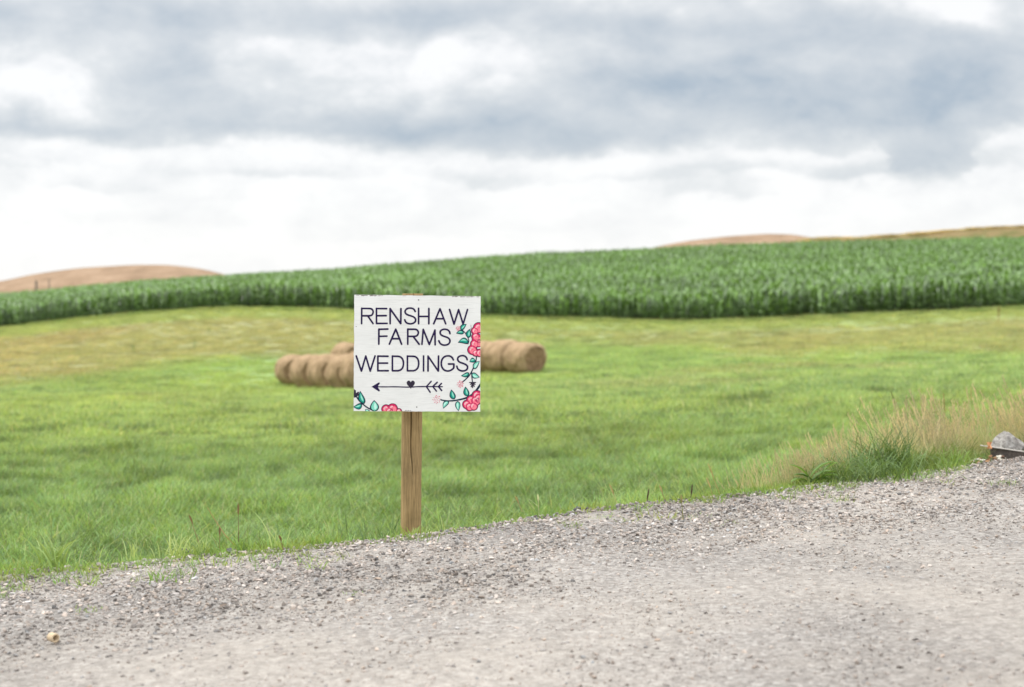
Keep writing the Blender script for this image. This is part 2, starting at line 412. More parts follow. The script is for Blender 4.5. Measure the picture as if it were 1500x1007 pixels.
hill('hill_tan', [900, 930, 965, 1000, 1060, 1120, 1160, 1190, 1230, 1300], [380, 371, 361, 354.5, 347.5, 343.5, 344.5, 350, 362, 380], 460, 340, mh)
mr_, N = new_mat('dry_ridge_grass')
pos = N.n('ShaderNodeNewGeometry').outputs['Position']
c = N.ramp(N.noise(pos, .22, 7, .7), [(.35, (.10, .115, .035)), (.5, (.20, .155, .07)), (.7, (.27, .19, .10))])
b = princ(N, c, .95, .05, bump(N, N.noise(pos, 2, 4, .7), .8, .5)); N.L.new(b.outputs[0], N.out.inputs[0])
RIDGE = hill('hill_dry_grass_ridge', [1120, 1160, 1185, 1240, 1300, 1350, 1400, 1490, 1650, 2000], [372, 356, 350.5, 349.5, 346, 342, 337, 333, 330, 330], 330, 262, mr_, .9)

# ------------------------------------------------------------------ corn
def corn_proto(name, seed, simple=False):
    r = random.Random(seed); mb = MB(); H = 2.0 + r.uniform(-.25, .2)
    g = (1, 1, 1); lean = Vector((r.uniform(-.05, .05), r.uniform(-.05, .05), 0))
    mb.tube([Vector((0, 0, 0)), lean * .5 + Vector((0, 0, H * .45)), lean + Vector((0, 0, H * .85))], [.016, .013, .006], 4, (.8, .95, .7), False)
    nl = 8 if simple else 12; az = r.uniform(0, 6.28)
    for k in range(nl):
        f = k / (nl - 1); z0 = H * (.12 + .72 * f); a = az + (k % 2) * math.pi + r.uniform(-.5, .5)
        d = Vector((math.cos(a), math.sin(a), 0)); side = Vector((-d.y, d.x, 0))
        L = (.92 - .28 * abs(f - .5) * 2) * r.uniform(.85, 1.15); up = .55 + .85 * f
        p = lean * f + Vector((0, 0, z0)); pth = [p.copy()]; ang = 1.15 + .25 * f + r.uniform(-.1, .1)
        seg = 4 if simple else 6
        for j in range(seg):
            ang -= (1.9 - 1.1 * f) / seg * (1 + .5 * j / seg) * r.uniform(.8, 1.2)
            p = p + (d * math.cos(ang) + Vector((0, 0, math.sin(ang)))) * (L / seg); pth.append(p.copy())
        s = r.choice((.4, .7, .95, 1.15, 1.5, 2.3)); c0 = (s * (.9 + .12 * s), s, s * (.6 + .35 * s))  # random leaf tones; the palest paint highlights into the leaf colour
        sd_ = (side + Vector((0, 0, r.uniform(-.5, .5)))).normalized()
        mb.strip(pth, .135 * r.uniform(.85, 1.2), sd_, c0, lambda q: (.45 + q * 2.2 if q < .25 else 1.0 - ((q - .25) / .75) ** 2 * .95))
    return mb.mesh(name)
corn_protos = [corn_proto('corn_plant_mesh', s) for s in range(8)]
corn_far = [corn_proto('corn_plant_far_mesh', 50 + s, True) for s in range(6)]
mc = leaf_mat('corn_leaf', True, .38, .7, .25, (1, 1, 1), (1.2, 1.3, .5))
def corn(name, t0, t1, row, step, protos, seed, label):
    rng = np.random.default_rng(seed)
    ang = math.radians(-7); ca, sa = math.cos(ang), math.sin(ang)
    A = np.arange(-150, 150, step); B = np.arange(90, 262, row)
    a, b = np.meshgrid(A, B); a = a.ravel() + rng.uniform(-.08, .08, a.size); b = b.ravel() + rng.normal(0, .05, b.size)
    x = a * ca - (b - 100) * sa; y = 100 + a * sa + (b - 100) * ca
    u = 750 + F * x / y
    w = (fbm(x, y, 3, 77) - .5) * 2.2
    m = (u > -520) & (u < 2050) & (y > corn_t(u) + .2 + w + 0) & (y >= t0) & (y < t1) & (fbm(x, y, 9, 23) > .22)
    x, y, u = x[m], y[m], u[m]; w = w[m]; n = len(x)
    z = ground_z(x, y)
    s = (.86 + .26 * fbm(x, y, 6, 61)) * rng.uniform(.93, 1.07, n)
    s = s * (1 - .35 * sstep(2.0, 0, y - corn_t(u) - w) * rng.random(n))
    rot = np.stack([rng.normal(0, .05, n), rng.normal(0, .05, n), rng.uniform(0, 6.28, n)], -1)
    q = fbm(x, y * .5, 10, 71)
    base = np.array([.105, .190, .045]); ti = base[None] * (.62 + .65 * q + .20 * rng.normal(0, 1, n).clip(-1.5, 1.5))[:, None]
    o = scatter(name, np.stack([x, y, z], -1), rot, np.stack([s, s, s], -1), ti, rng.integers(0, len(protos), n), protos, mc)
    tag(o, label, 'corn crop', kind='stuff'); print(name, n)
corn('corn_field', 0, 262, .80, .34, corn_protos, 1, 'tall green corn crop covering the rising slope behind the hay field')

# ------------------------------------------------------------------ grass
def grass_patch(name, seed, size, n, h0, h1, w, droop=.9, wind=.25, heads=0.0, segs=4, dry=.06):
    r = random.Random(seed); mb = MB()
    for k in range(n):
        x = r.gauss(0, size * .33); y = r.gauss(0, size * .33); H = r.uniform(h0, h1)
        a = r.uniform(0, 6.28); d = Vector((math.cos(a), math.sin(a), 0)); a2 = r.uniform(0, 6.28)
        side = Vector((math.cos(a2), math.sin(a2), 0)); ang = 1.5 - abs(r.gauss(0, .28)); p = Vector((x, y, -.02)); pth = [p.copy()]
        dr = r.uniform(.3, 1) * droop
        for j in range(segs):
            ang -= dr / segs * (j + .3) * .6
            p = p + (d * math.cos(ang) + Vector((wind * .15 * j, 0, math.sin(ang)))) * (H / segs); pth.append(p.copy())
        s = r.uniform(.65, 1.35); isdry = r.random() < dry
        c = (s * 1.9, s * 1.25, s * 1.9) if isdry else (s * r.uniform(.85, 1.2), s, s * r.uniform(.7, 1.2))
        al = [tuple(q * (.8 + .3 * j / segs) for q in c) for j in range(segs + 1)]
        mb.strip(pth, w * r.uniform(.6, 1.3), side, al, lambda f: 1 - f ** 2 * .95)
    return mb.mesh(name)
mg = leaf_mat('grass_blade', True, .55, .35, .40, (1, 1, 1), (1.25, 1.2, .6))
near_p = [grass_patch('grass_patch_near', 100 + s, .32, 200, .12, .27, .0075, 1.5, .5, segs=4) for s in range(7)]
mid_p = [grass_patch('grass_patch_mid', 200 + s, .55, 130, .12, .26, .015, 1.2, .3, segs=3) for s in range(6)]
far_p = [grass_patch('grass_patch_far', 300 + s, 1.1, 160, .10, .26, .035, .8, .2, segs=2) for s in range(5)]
def field(name, y0, y1, dens, protos, seed, label, sc0, sc1, var):
    rng = np.random.default_rng(seed); P = []
    xm = .50 * y1 + 3.2; n = int((y1 - y0) * 2 * xm * dens)
    x = rng.uniform(-xm, xm, n); y = rng.uniform(y0, y1, n); u = 750 + F * x / y
    m = (x > -.50 * y - 3) & (x < .46 * y + 3) & (y > road_edge(x) + .28) & (y < corn_t(u) - .1)
    x, y = x[m], y[m]; n = len(x); z = ground_z(x, y)
    lump = .45 * fbm(x, y * .8, 1.3, 91, 3) + .55 * fbm(x, y, .55, 93)
    s = sc0 + (sc1 - sc0) * sstep(.32, .66, lump) * rng.uniform(.8, 1.2, n)
    edge = sstep(.2, 1.0, y - road_edge(x)); s = s * (.55 + .45 * edge)
    rot = np.stack([rng.normal(0, .06, n), rng.normal(0, .06, n), rng.normal(0, .9, n)], -1)
    sp = rng.normal(0, 1, n).clip(-1.6, 1.6) * var; s = s * (1 + .35 * np.abs(sp))
    t = grass_col(x, y) * (1 + np.where(sp > 0, sp * .55, sp))[:, None] * np.stack([1 + sp * .10, np.ones(n), 1 - sp * .1], -1)
    o = scatter(name, np.stack([x, y, z], -1), rot, np.stack([s * .5 + .5, s * .5 + .5, s], -1), t, rng.integers(0, len(protos), n), protos, mg)
    tag(o, label, 'grass', kind='stuff'); print(name, n)
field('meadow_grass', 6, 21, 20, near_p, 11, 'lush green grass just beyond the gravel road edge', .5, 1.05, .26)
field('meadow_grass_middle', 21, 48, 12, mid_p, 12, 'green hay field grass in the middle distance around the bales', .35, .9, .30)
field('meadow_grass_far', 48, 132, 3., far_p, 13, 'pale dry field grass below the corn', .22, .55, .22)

# rough grass along the foot of the corn
rng = np.random.default_rng(37); n = 2300; u = rng.uniform(-450, 1980, n); y = corn_t(u) + rng.normal(.2, .7, n) + (fbm(u * .05, u * 0, 1, 3) - .5) * 2; x = (u - 750) / F * y
s_ = rng.uniform(.7, 2.0, n) * (.5 + fbm(x, y, 4, 12)); z = ground_z(x, y)
tt = np.where((rng.random(n) < .6)[:, None], np.array([.36, .42, .16]), np.array([.24, .34, .11])) * rng.uniform(.7, 1.2, n)[:, None]
tag(scatter('corn_edge_grass', np.stack([x, y, z], -1), np.stack([x * 0, x * 0, rng.uniform(0, 6, n)], -1), np.stack([s_ * .35 + .4, s_ * .35 + .4, s_ * .8], -1), tt, rng.integers(0, 5, n), far_p, mg), 'rough grass growing along the foot of the corn', 'grass', kind='stuff')

# ------------------------------------------------------------------ gravel
def rock_mesh(name, seed, sub=2, flat=.6, jag=.35):
    bm = bmesh.new(); bmesh.ops.create_icosphere(bm, subdivisions=sub, radius=.5)
    off = Vector((seed * 3.1, seed * 1.7, seed * .9)); r = random.Random(seed)
    pl = [(Vector((r.gauss(0, 1), r.gauss(0, 1), r.gauss(0, 1))).normalized(), r.uniform(.20, .36)) for _ in range(9)]
    for v in bm.verts:
        for n_, d_ in pl:                      # cleave flat facets
            q = v.co.dot(n_) - d_
            if q > 0: v.co -= n_ * q
        v.co *= 1 + jag * .4 * mnoise.noise(v.co * 3 + off)
        v.co.z *= flat; v.co.x *= 1.15
    me = bpy.data.meshes.new(name); bm.to_mesh(me); bm.free()
    a = me.attributes.new('var', 'FLOAT_VECTOR', 'POINT'); a.data.foreach_set('vector', [1.] * (3 * len(me.vertices)))
    return me
stones = [rock_mesh('stone_mesh', s, 2, random.Random(s).uniform(.45, .8)) for s in range(12)]
ms, N = new_mat('gravel_stone')
pos = N.n('ShaderNodeNewGeometry').outputs['Position']
c = N.vm('SCALE', attr(N, 'tint', 'INSTANCER'), N.mr(N.noise(pos, 60, 4, .7), .3, .7, .75, 1.2))
b = princ(N, c, .85, .25, bump(N, N.noise(pos, 150, 3, .7), .5, .004)); N.L.new(b.outputs[0], N.out.inputs[0])
def gravel(name, n, s0, s1, seed, label, thin):
    rng = np.random.default_rng(seed)
    x = rng.uniform(-4.2, 6.2, n); e = road_edge(x); y = rng.uniform(3.3, 11, n)
    m = (y < e + .05) & (np.abs(x) < .40 * y + 1.0); x, y, e = x[m], y[m], e[m]
    d = e - y                                              # distance from the verge
    comp = sstep(.7, 2.3, d + (fbm(x, y, 1.1, 55) - .5) * 1.6)      # packed wheel track has few loose stones
    keep = rng.random(len(x)) < (1 - thin * comp) * (.65 + .5 * fbm(x, y, .5, 66)); x, y, d, comp = x[keep], y[keep], d[keep], comp[keep]; n = len(x)
    s = s0 + (s1 - s0) * rng.random(n) ** 2.4; s = s * (1 - .25 * comp)
    z = road_z(x) + (fbm(x, y, 1.3, 8) - .5) * .02 + .015 * sstep(1.4, .4, d) - .05 * sstep(.12, 0, d) + s * .10
    k = rng.random(n); g = np.where(k < .17, rng.uniform(.10, .16, n), np.where(k < .85, rng.uniform(.19, .33, n), rng.uniform(.33, .45, n)))
    g = (g * (1 - comp) + (g * .5 + .155) * comp) * (.86 + .28 * sstep(.35, .6, fbm(x, y, .9, 58)))
    hue = rng.normal(0, 1, n)
    t = np.stack([g * (1.13 + .045 * hue), g * (.985 - .005 * hue), g * (.875 - .04 * hue)], -1)
    rot = np.stack([rng.normal(0, .35, n), rng.normal(0, .35, n), rng.uniform(0, 6.28, n)], -1)
    o = scatter(name, np.stack([x, y, z], -1), rot, np.stack([s, s * rng.uniform(.7, 1.1, n), s], -1), t, rng.integers(0, len(stones), n), stones, ms)
    tag(o, label, 'gravel', kind='stuff'); print(name, n)
gravel('gravel', 170000, .010, .030, 21, 'loose grey crushed stone covering the road', .80)
gravel('gravel_chips', 330000, .005, .011, 22, 'small grey stone chips between the larger gravel', .62)

# ------------------------------------------------------------------ sign
BT, BR_ = 6.80, 6.90
bBL, bBR = at(518, 602.5, BT), at(703.5, 603.5, BR_)
bTL = at(519, 432, BT); bTR = at(704, 434.3, BR_)
ex = (bBR - bBL); ez = (bTL - bBL); BN = ex.cross(ez).normalized()     # faces the road
if BN.y > 0: BN = -BN
def onb(u, v, lift=0.0):
    """point on the board face seen at photograph pixel (u, v)"""
    d = Vector(((u - 750) / F, 1, (HZ - v) / F)); t = bBL.dot(BN) / d.dot(BN)
    return d * t + BN * lift
def Zc(p): return (500 + p[0] / 5.035, 415 + p[1] / 5.035)
sign_base = at(603, 783, 6.93)
sign = empty('wooden_sign', sign_base)
tag(sign, 'white painted square wedding sign nailed to a brown wooden post at the road edge', 'sign')
def local(pts): return [Vector(p) - sign_base for p in pts]

def sign_mats():
    M = {}
    def flat(nm, col, r=.55, sc=260, amt=.12):
        m, N = new_mat(nm); pos = N.n('ShaderNodeNewGeometry').outputs['Position']
        c = N.vm('SCALE', (*col,), N.mr(N.noise(pos, sc, 4, .6), .3, .7, 1 - amt, 1 + amt))
        b = princ(N, c, r, .08); N.L.new(b.outputs[0], N.out.inputs[0]); return m
    M['ink'] = flat('ink_purple', (.022, .013, .055), .5)
    M['heart'] = flat('ink_charcoal', (.035, .028, .045), .6)
    M['line'] = flat('outline_navy', (.012, .028, .050), .5)
    M['teal'] = flat('paint_teal', (.015, .27, .20)); M['mint'] = flat('paint_mint', (.20, .62, .47)); M['pale'] = flat('paint_pale_mint', (.50, .80, .68))
    M['crim'] = flat('paint_crimson', (.62, .03, .115)); M['pink'] = flat('paint_pink', (.85, .21, .27)); M['blush'] = flat('paint_blush', (.90, .50, .53)); M['plum'] = flat('paint_plum', (.10, .012, .05))
    M['metal'] = flat('screw_steel', (.09, .08, .07), .4)
    m, N = new_mat('board_white'); pos = N.n('ShaderNodeNewGeometry').outputs['Position']
    mp = N.n('ShaderNodeMapping'); mp.inputs['Scale'].default_value = (9, 9, 160); N.put(mp.inputs[0], pos)
    g = N.noise(mp.outputs[0], 1.6, 6, .6, .4)
    c = N.ramp(g, [(.30, (.66, .655, .625)), (.48, (.745, .74, .705)), (.7, (.775, .77, .74))])
    c = N.vm('SCALE', c, N.mr(N.noise(pos, 5, 4, .6), .3, .7, .94, 1.03))
    b = princ(N, c, .6, .3, bump(N, g, .35, .002)); N.L.new(b.outputs[0], N.out.inputs[0]); M['board'] = m
    m, N = new_mat('bare_ply'); pos = N.n('ShaderNodeNewGeometry').outputs['Position']
    c = N.ramp(N.noise(pos, 90, 4, .7), [(.3, (.07, .055, .05)), (.6, (.25, .22, .19))])
    b = princ(N, c, .9, .1); N.L.new(b.outputs[0], N.out.inputs[0]); M['ply'] = m
    return M
SM = sign_mats()

def clip_poly(poly):
    """clip (u, v) polygon to the board face"""
    es = [((518.2, 602.4), (519.2, 432.3)), ((519.2, 432.3), (703.8, 434.6)), ((703.8, 434.6), (703.3, 603.2)), ((703.3, 603.2), (518.2, 602.4))]
    out = list(poly)
    for (ax, ay), (bx, by) in es:
        inp = out; out = []
        if not inp: return []
        ins = lambda p: (bx - ax) * (p[1] - ay) - (by - ay) * (p[0] - ax) >= 0
        for i, p in enumerate(inp):
            q = inp[i - 1]
            if ins(p) != ins(q):
                d = ((bx - ax) * (p[1] - q[1]) - (by - ay) * (p[0] - q[0])); k = ((by - ay) * (q[0] - ax) - (bx - ax) * (q[1] - ay)) / d if d else 0
                out.append((q[0] + (p[0] - q[0]) * k, q[1] + (p[1] - q[1]) * k))
            if ins(p): out.append(p)
    return out
class Paint:
    """raised paint: closed shapes on the board face, each shape given a real film thickness"""
    def __init__(s): s.bm = bmesh.new(); s.cnt = 0; s.mi = 0
    def poly(s, pts, lift):
        pts = clip_poly(pts)
        if len(pts) < 3: return
        # drop repeats
        q = [pts[0]]
        for p in pts[1:]:
            if abs(p[0] - q[-1][0]) + abs(p[1] - q[-1][1]) > .02: q.append(p)
        if len(q) > 2 and abs(q[0][0] - q[-1][0]) + abs(q[0][1] - q[-1][1]) <= .02: q.pop()
        if len(q) < 3: return
        s.cnt += 1; L = lift + .000012 * (s.cnt % 20); mi = s.mi
        top = [s.bm.verts.new(onb(u, v, L) - sign_base) for u, v in q]
        low = [s.bm.verts.new(onb(u, v, -.0003) - sign_base) for u, v in q]
        try: f = s.bm.faces.new(top)
        except ValueError: return
        f.normal_update()
        if f.normal.dot(BN) < 0: f.normal_flip()
        n = len(q); f.material_index = mi
        for i in range(n): s.bm.faces.new((top[i], top[(i + 1) % n], low[(i + 1) % n], low[i])).material_index = mi
    def stroke(s, pts, w, lift, closed=False, ends=True, wob=.06):
        """brush stroke as one outline with round ends; curved strokes are smoothed first"""
        P = [Vector((*p, 0)) for p in pts]
        if len(P) > 4:
            Q = []
            for i in range(len(P) - 1):
                p0, p1, p2, p3 = P[max(i - 1, 0)], P[i], P[i + 1], P[min(i + 2, len(P) - 1)]
                for k in range(4):
                    t = k / 4; Q.append(.5 * ((2 * p1) + (p2 - p0) * t + (2 * p0 - 5 * p1 + 4 * p2 - p3) * t * t + (3 * p1 - p0 - 3 * p2 + p3) * t ** 3))
            Q.append(P[-1]); P = Q
        ww = w if callable(w) else (lambda f: w)
        n = len(P); Lf, Rt = [], []
        for i, p in enumerate(P):
            a = P[max(i - 1, 0)]; b_ = P[min(i + 1, n - 1)]; d = (b_ - a).normalized(); nn = Vector((-d.y, d.x, 0))
            h = ww(i / max(n - 1, 1)) * .5 * (1 + random.uniform(-wob, wob))
            Lf.append(p + nn * h); Rt.append(p - nn * h)
        d0 = (P[0] - P[1]).normalized(); d1 = (P[-1] - P[-2]).normalized()
        h0, h1 = ww(0) * .5, ww(1) * .5
        seg = [Lf[i:i + 2] + Rt[i:i + 2][::-1] for i in range(n - 1)]
        for q in seg: s.poly([(a.x, a.y) for a in q], lift)
        for c_, h in ((P[0], h0), (P[-1], h1)):
            s.dot(c_.x, c_.y, h, lift, 8)
        for c_ in P[1:-1]: s.dot(c_.x, c_.y, ww(.5) * .49, lift, 8)
    def dot(s, u, v, r, lift, n=10, sq=1., jig=0): s.poly([(u + r * math.cos(6.2832 * k / n) * (1 + random.uniform(-jig, jig)), v + r * sq * math.sin(6.2832 * k / n) * (1 + random.uniform(-jig, jig))) for k in range(n)], lift)
    def build(s, name, mat, parent):
        me = bpy.data.meshes.new(name); s.bm.to_mesh(me); s.bm.free(); ml = mat if isinstance(mat, list) else [mat]
        o = link(name, me, ml[0], parent)
        for m_ in ml[1:]: me.materials.append(m_)
        return o

def build_sign():
    # board: plywood slab with slightly ragged painted edges
    def board_uv(a, b):
        return bBL + ex * a + (bTL - bBL) * b * (1 - a) + (bTR - bBR) * b * a
    bm = bmesh.new(); n = 46
    loop = [(a, 0) for a in np.linspace(0, 1, n)[:-1]] + [(1, a) for a in np.linspace(0, 1, n)[:-1]] + [(a, 1) for a in np.linspace(1, 0, n)[:-1]] + [(0, a) for a in np.linspace(1, 0, n)[:-1]]
    fr, bk = [], []
    for k, (a, b) in enumerate(loop):
        j = (mnoise.noise(Vector((a * 9, b * 9, 0))) * .0016 + mnoise.noise(Vector((a * 40, b * 40, 5))) * .0009)
        p = board_uv(a, b) + (ez.normalized() * j if b in (0, 1) else ex.normalized() * j)
        fr.append(bm.verts.new(p - sign_base)); bk.append(bm.verts.new(p - BN * .013 - sign_base))
    f = bm.faces.new(fr); f2 = bm.faces.new(bk[::-1])
    for i in range(len(fr)):
        s_ = bm.faces.new((fr[i], bk[i], bk[(i + 1) % len(fr)], fr[(i + 1) % len(fr)])); s_.material_index = 1
    bmesh.ops.recalc_face_normals(bm, faces=bm.faces)
    me = bpy.data.meshes.new('sign_board'); bm.to_mesh(me); bm.free()
    bo = link('sign_board', me, SM['board'], sign); me.materials.append(SM['ply'])
    # chipped paint along the top edge
    r = random.Random(4)
    def chip(u, v, w, h):
        k = 9; up = [(u + w * i / k, v - h * r.uniform(.1, .5)) for i in range(k + 1)]; dn = [(u + w * i / k, v + h * r.uniform(.1, .7)) for i in range(k, -1, -1)]; p = Paint(); p.poly(up + dn, .0003); p.build('paint_chip', SM['ply'], bo)
    for (u, w, h) in ((528.5, 10, 1.6), (541.5, 11, 1.5), (522, 4, .9), (554, 7, .9), (662, 9, 1.4), (674, 7, 1.5), (683, 12, 1.2), (698, 4, .8), (590, 5, .4)):
        chip(u, 432.9 + (u - 519) * .0124, w, h)
    chip(521, 478.6, 1.6, 1.2); chip(593, 601.4, 9, .9)
    W = 2.6
    def word(strokes, nm):
        p = Paint()
        for s_ in strokes: p.stroke(s_, W, .0006)
        return p.build(nm, SM['ink'], bo)
    word([[(529.9, 451.8), (529.7, 474.4)], [(529.9, 452.2), (541, 452.2)], [(541, 452.2), (543.8, 452.7), (545.9, 454.6), (546.6, 457.5), (545.6, 460.6), (543.8, 462.3), (541, 462.9)], [(541, 462.9), (530, 462.9)], [(538.7, 463), (546.5, 474.3)],
          [(551.4, 452), (551.5, 474.2)], [(551.4, 452.3), (566.4, 452.4)], [(551.5, 462.8), (565.8, 462.7)], [(551.5, 474.1), (567, 474)],
          [(571.5, 452.3), (571.5, 474.5)], [(571.5, 452.6), (587, 474.4)], [(587.3, 452.3), (587.1, 474.3)],
          [(608.2, 456.6), (606.5, 453.6), (604, 452.1), (600.5, 451.6), (597, 452.2), (594.3, 454.2), (593.4, 457), (594.6, 459.8), (597.5, 461.6), (601.5, 462.9), (605.6, 464.4), (608.3, 466.9), (608.8, 469.9), (607, 472.7), (604.3, 474.1), (601, 474.6), (597, 473.9), (594.2, 471.8), (592.9, 468.8)],
          [(613.2, 452), (613.2, 474.5)], [(628.2, 452.2), (628.2, 474.5)], [(613.2, 463.8), (628.2, 463.8)],
          [(644.5, 452.6), (635.3, 474.6)], [(644.5, 452.6), (652.9, 474.7)], [(638.6, 467.2), (650.2, 467.2)],
          [(658.5, 453.6), (665.1, 475.2)], [(665.1, 475.2), (671.8, 453.8)], [(671.8, 453.8), (678.4, 475.2)], [(678.4, 475.2), (684.8, 453.8)]], 'lettering_first_line')
    word([[(555, 482.3), (554.9, 504.5)], [(555, 482.7), (568.2, 482.3)], [(555, 493), (566.8, 492.7)],
          [(579.7, 482.5), (570.3, 504.5)], [(579.7, 482.5), (588.3, 504.5)], [(573.8, 496.5), (585.5, 496.5)],
          [(597.3, 482.3), (597.3, 504.5)], [(597.3, 482.6), (607, 482.6)], [(607, 482.6), (610, 483.2), (612.1, 485), (612.8, 487.8), (611.9, 490.7), (609.8, 492.5), (607, 493)], [(607, 493), (597.3, 493)], [(605.3, 493.2), (614, 504.6)],
          [(620, 482.8), (618.1, 504.6)], [(620, 482.8), (628.9, 505)], [(628.9, 505), (637.2, 483.8)], [(637.2, 483.8), (637.4, 505.4)],
          [(659.1, 489), (658.3, 485.9), (655.8, 483.6), (652, 482.6), (648.2, 483.1), (645.5, 485), (644.7, 487.8), (646, 490.6), (649, 492.4), (653, 493.8), (656.8, 495.6), (659, 498.6), (658.6, 502), (656.3, 504.6), (652.3, 505.8), (648, 505.4), (644.6, 503), (642.8, 499.4)]], 'lettering_second_line')
    word([[(521.8, 521.7), (529.4, 544)], [(529.4, 544), (535.8, 521.8)], [(535.8, 521.8), (542.3, 544)], [(542.3, 544), (549.4, 521.7)],
          [(553.5, 521.8), (553.5, 543.6)], [(553.5, 522), (568.4, 522.2)], [(553.5, 532.2), (567.7, 532.2)], [(553.5, 543.4), (568.7, 543.4)],
          [(574.8, 521.8), (574.8, 543.4)], [(574.8, 522.1), (583, 522.2)], [(583, 522.2), (586.6, 523.2), (589.4, 526), (590.8, 530), (590.9, 534.5), (589.7, 539), (587, 542), (583, 543.4)], [(583, 543.4), (574.8, 543.4)],
          [(596.8, 521.8), (596.8, 543.4)], [(596.8, 522.1), (605.4, 522.2)], [(605.4, 522.2), (609, 523.2), (611.8, 526), (613.1, 530), (613.2, 534.5), (612, 539), (609.3, 542), (605.4, 543.4)], [(605.4, 543.4), (596.8, 543.4)],
          [(620.5, 521.8), (620.4, 543.6)],
          [(627, 521.9), (627, 543.8)], [(627, 522), (641.9, 543.8)], [(642.4, 521.9), (642.1, 543.8)],
          [(664.2, 527.6), (662.6, 524.6), (660, 522.3), (656.3, 521.6), (652, 522.4), (648.7, 525), (646.8, 529), (646.4, 533.5), (647.4, 538), (650, 541.7), (654, 543.6), (658.5, 543.4), (662.3, 541.5), (664.6, 539.2)], [(664.7, 539.4), (664.9, 533.5)], [(664.9, 533.5), (656.9, 533.5)],
          [(684.3, 527.2), (683.2, 524.1), (680.6, 521.9), (677, 521.2), (673.3, 522.1), (670.9, 524.2), (670.4, 527), (672, 529.8), (675.4, 531.6), (679.4, 533), (683, 534.9), (684.9, 537.6), (684.2, 540.9), (681.6, 543), (677.8, 543.7), (673.8, 542.9), (670.6, 540.6), (669.2, 536.8)]], 'lettering_third_line')
    p = Paint()
    p.stroke([(547, 566.8), (565, 567), (580, 566.9), (600, 567.4), (612, 566.7), (630, 566.6), (648, 566.8)], 1.7, .0006)
    p.poly([(544.2, 566.8), (555, 560.4), (556.8, 561.4), (553.8, 565.6), (553.8, 568.2), (556.8, 572.6), (555.2, 573.9)], .0006)
    for a, b_, c_ in (((624.6, 566.6), (631.6, 558.9), (630.2, 574.9)), ((634, 566.6), (640.5, 560.2), (639.3, 573.2)), ((642.2, 566.6), (646.6, 562), (647, 572.4))):
        p.stroke([b_, a], 2.2, .0006); p.stroke([a, c_], 2.2, .0006)
    p.build('arrow', SM['ink'], bo)
    p = Paint(); hp = []
    for k in range(28):
        t = 2 * math.pi * k / 28; hx = 16 * math.sin(t) ** 3; hy = 13 * math.cos(t) - 5 * math.cos(2 * t) - 2 * math.cos(3 * t) - math.cos(4 * t)
        hp.append((601.7 + hx * .375, 562.9 - hy * .43))
    p.poly(hp, .0009); p.build('heart', SM['heart'], bo)

    # ---- painted flowers
    LM = [SM['line'], SM['teal'], SM['mint'], SM['pale']]
    def leaf_shape(b, t, w, bend=0., sc=1., sh=0.):
        b = Vector((*b, 0)); t = Vector((*t, 0)); d = t - b; n = Vector((-d.y, d.x, 0)).normalized(); out = []
        K = 9
        for sgn in (1, -1):
            rng_ = range(K + 1) if sgn == 1 else range(K - 1, 0, -1)
            for i in rng_:
                f = i / K; ff = .5 + (f - .5) * sc
                prof = (math.sin(math.pi * f ** .72)) ** .9 if 0 < f < 1 else 0
                q = b + d * ff + n * (bend * math.sin(math.pi * ff) + sgn * prof * w * .5 * sc + sh)
                out.append((q.x, q.y))
        return [Zc(q) for q in out]
    def leaf(b, t, w, bend=0., light=0):
        P_ = Paint(); P_.poly(leaf_shape(b, t, w + 7, bend, 1.08), .0005)
        P_.mi = 2 if light else 1; P_.poly(leaf_shape(b, t, w, bend, .88), .0008)
        P_.mi = 3 if light else 2; P_.poly(leaf_shape(b, t, w * .55, bend, .68, w * .10), .0011)
        if not light: P_.mi = 3; P_.poly(leaf_shape(b, t, w * .22, bend, .42, w * .16), .0014)
        P_.build('painted_leaf', LM, bo)
    def vine(*strokes):
        P_ = Paint()
        for pts, w in strokes: P_.stroke([Zc(q) for q in pts], w, .0005)
        P_.build('painted_vine', SM['line'], bo)
    # upper right sprig
    vine(([(888, 345), (912, 365), (930, 395), (940, 425), (934, 448)], 1.4))
    leaf((882, 345), (922, 303), 26, -6); leaf((903, 366), (848, 370), 24, 6); leaf((938, 402), (947, 340), 32, -5); leaf((938, 438), (862, 437), 36, 14, 0)
    vine(([(950, 345), (958, 330), (955, 308)], .45))
    # right hand stems
    vine(([(998, 538), (990, 585), (972, 630), (950, 672), (925, 702), (893, 730)], 1.8), ([(962, 655), (962, 690), (968, 735)], 1.5))
    leaf((988, 570), (946, 580), 28, 6); leaf((978, 632), (1018, 576), 30, -6, 1); leaf((942, 664), (884, 684), 24, -6); leaf((964, 668), (1018, 694), 32, 6, 1)
    # bottom right branch
    vine(([(732, 860), (770, 868), (820, 868), (870, 860), (920, 847), (965, 822), (998, 788), (1026, 748)], lambda f: 1.6 + 1.7 * f))
    leaf((832, 856), (811, 787), 34, -4); leaf((932, 834), (915, 766), 34, -4, 0); leaf((790, 872), (752, 924), 28, 8, 1); leaf((858, 872), (864, 942), 30, 2, 1)
    # bottom left branch
    vine(([(108, 830), (128, 862), (158, 892), (195, 920), (240, 942)], 2.0))
    leaf((168, 888), (138, 798), 38, -8, 0); leaf((246, 946), (242, 866), 56, 0, 1); leaf((152, 896), (90, 914), 34, -8, 0); leaf((205, 962), (178, 930), 26, 0, 1)
    # dark sprouts
    P_ = Paint()
    for dx, dy in ((-22, -12), (-16, 2), (-10, 20), (0, 26), (12, 18), (18, 2), (22, -12)): P_.stroke([Zc((968, 733)), Zc((968 + dx, 745 + dy))], 1.6, .0005)
    P_.build('painted_sprout', SM['heart'], bo); P_ = Paint()
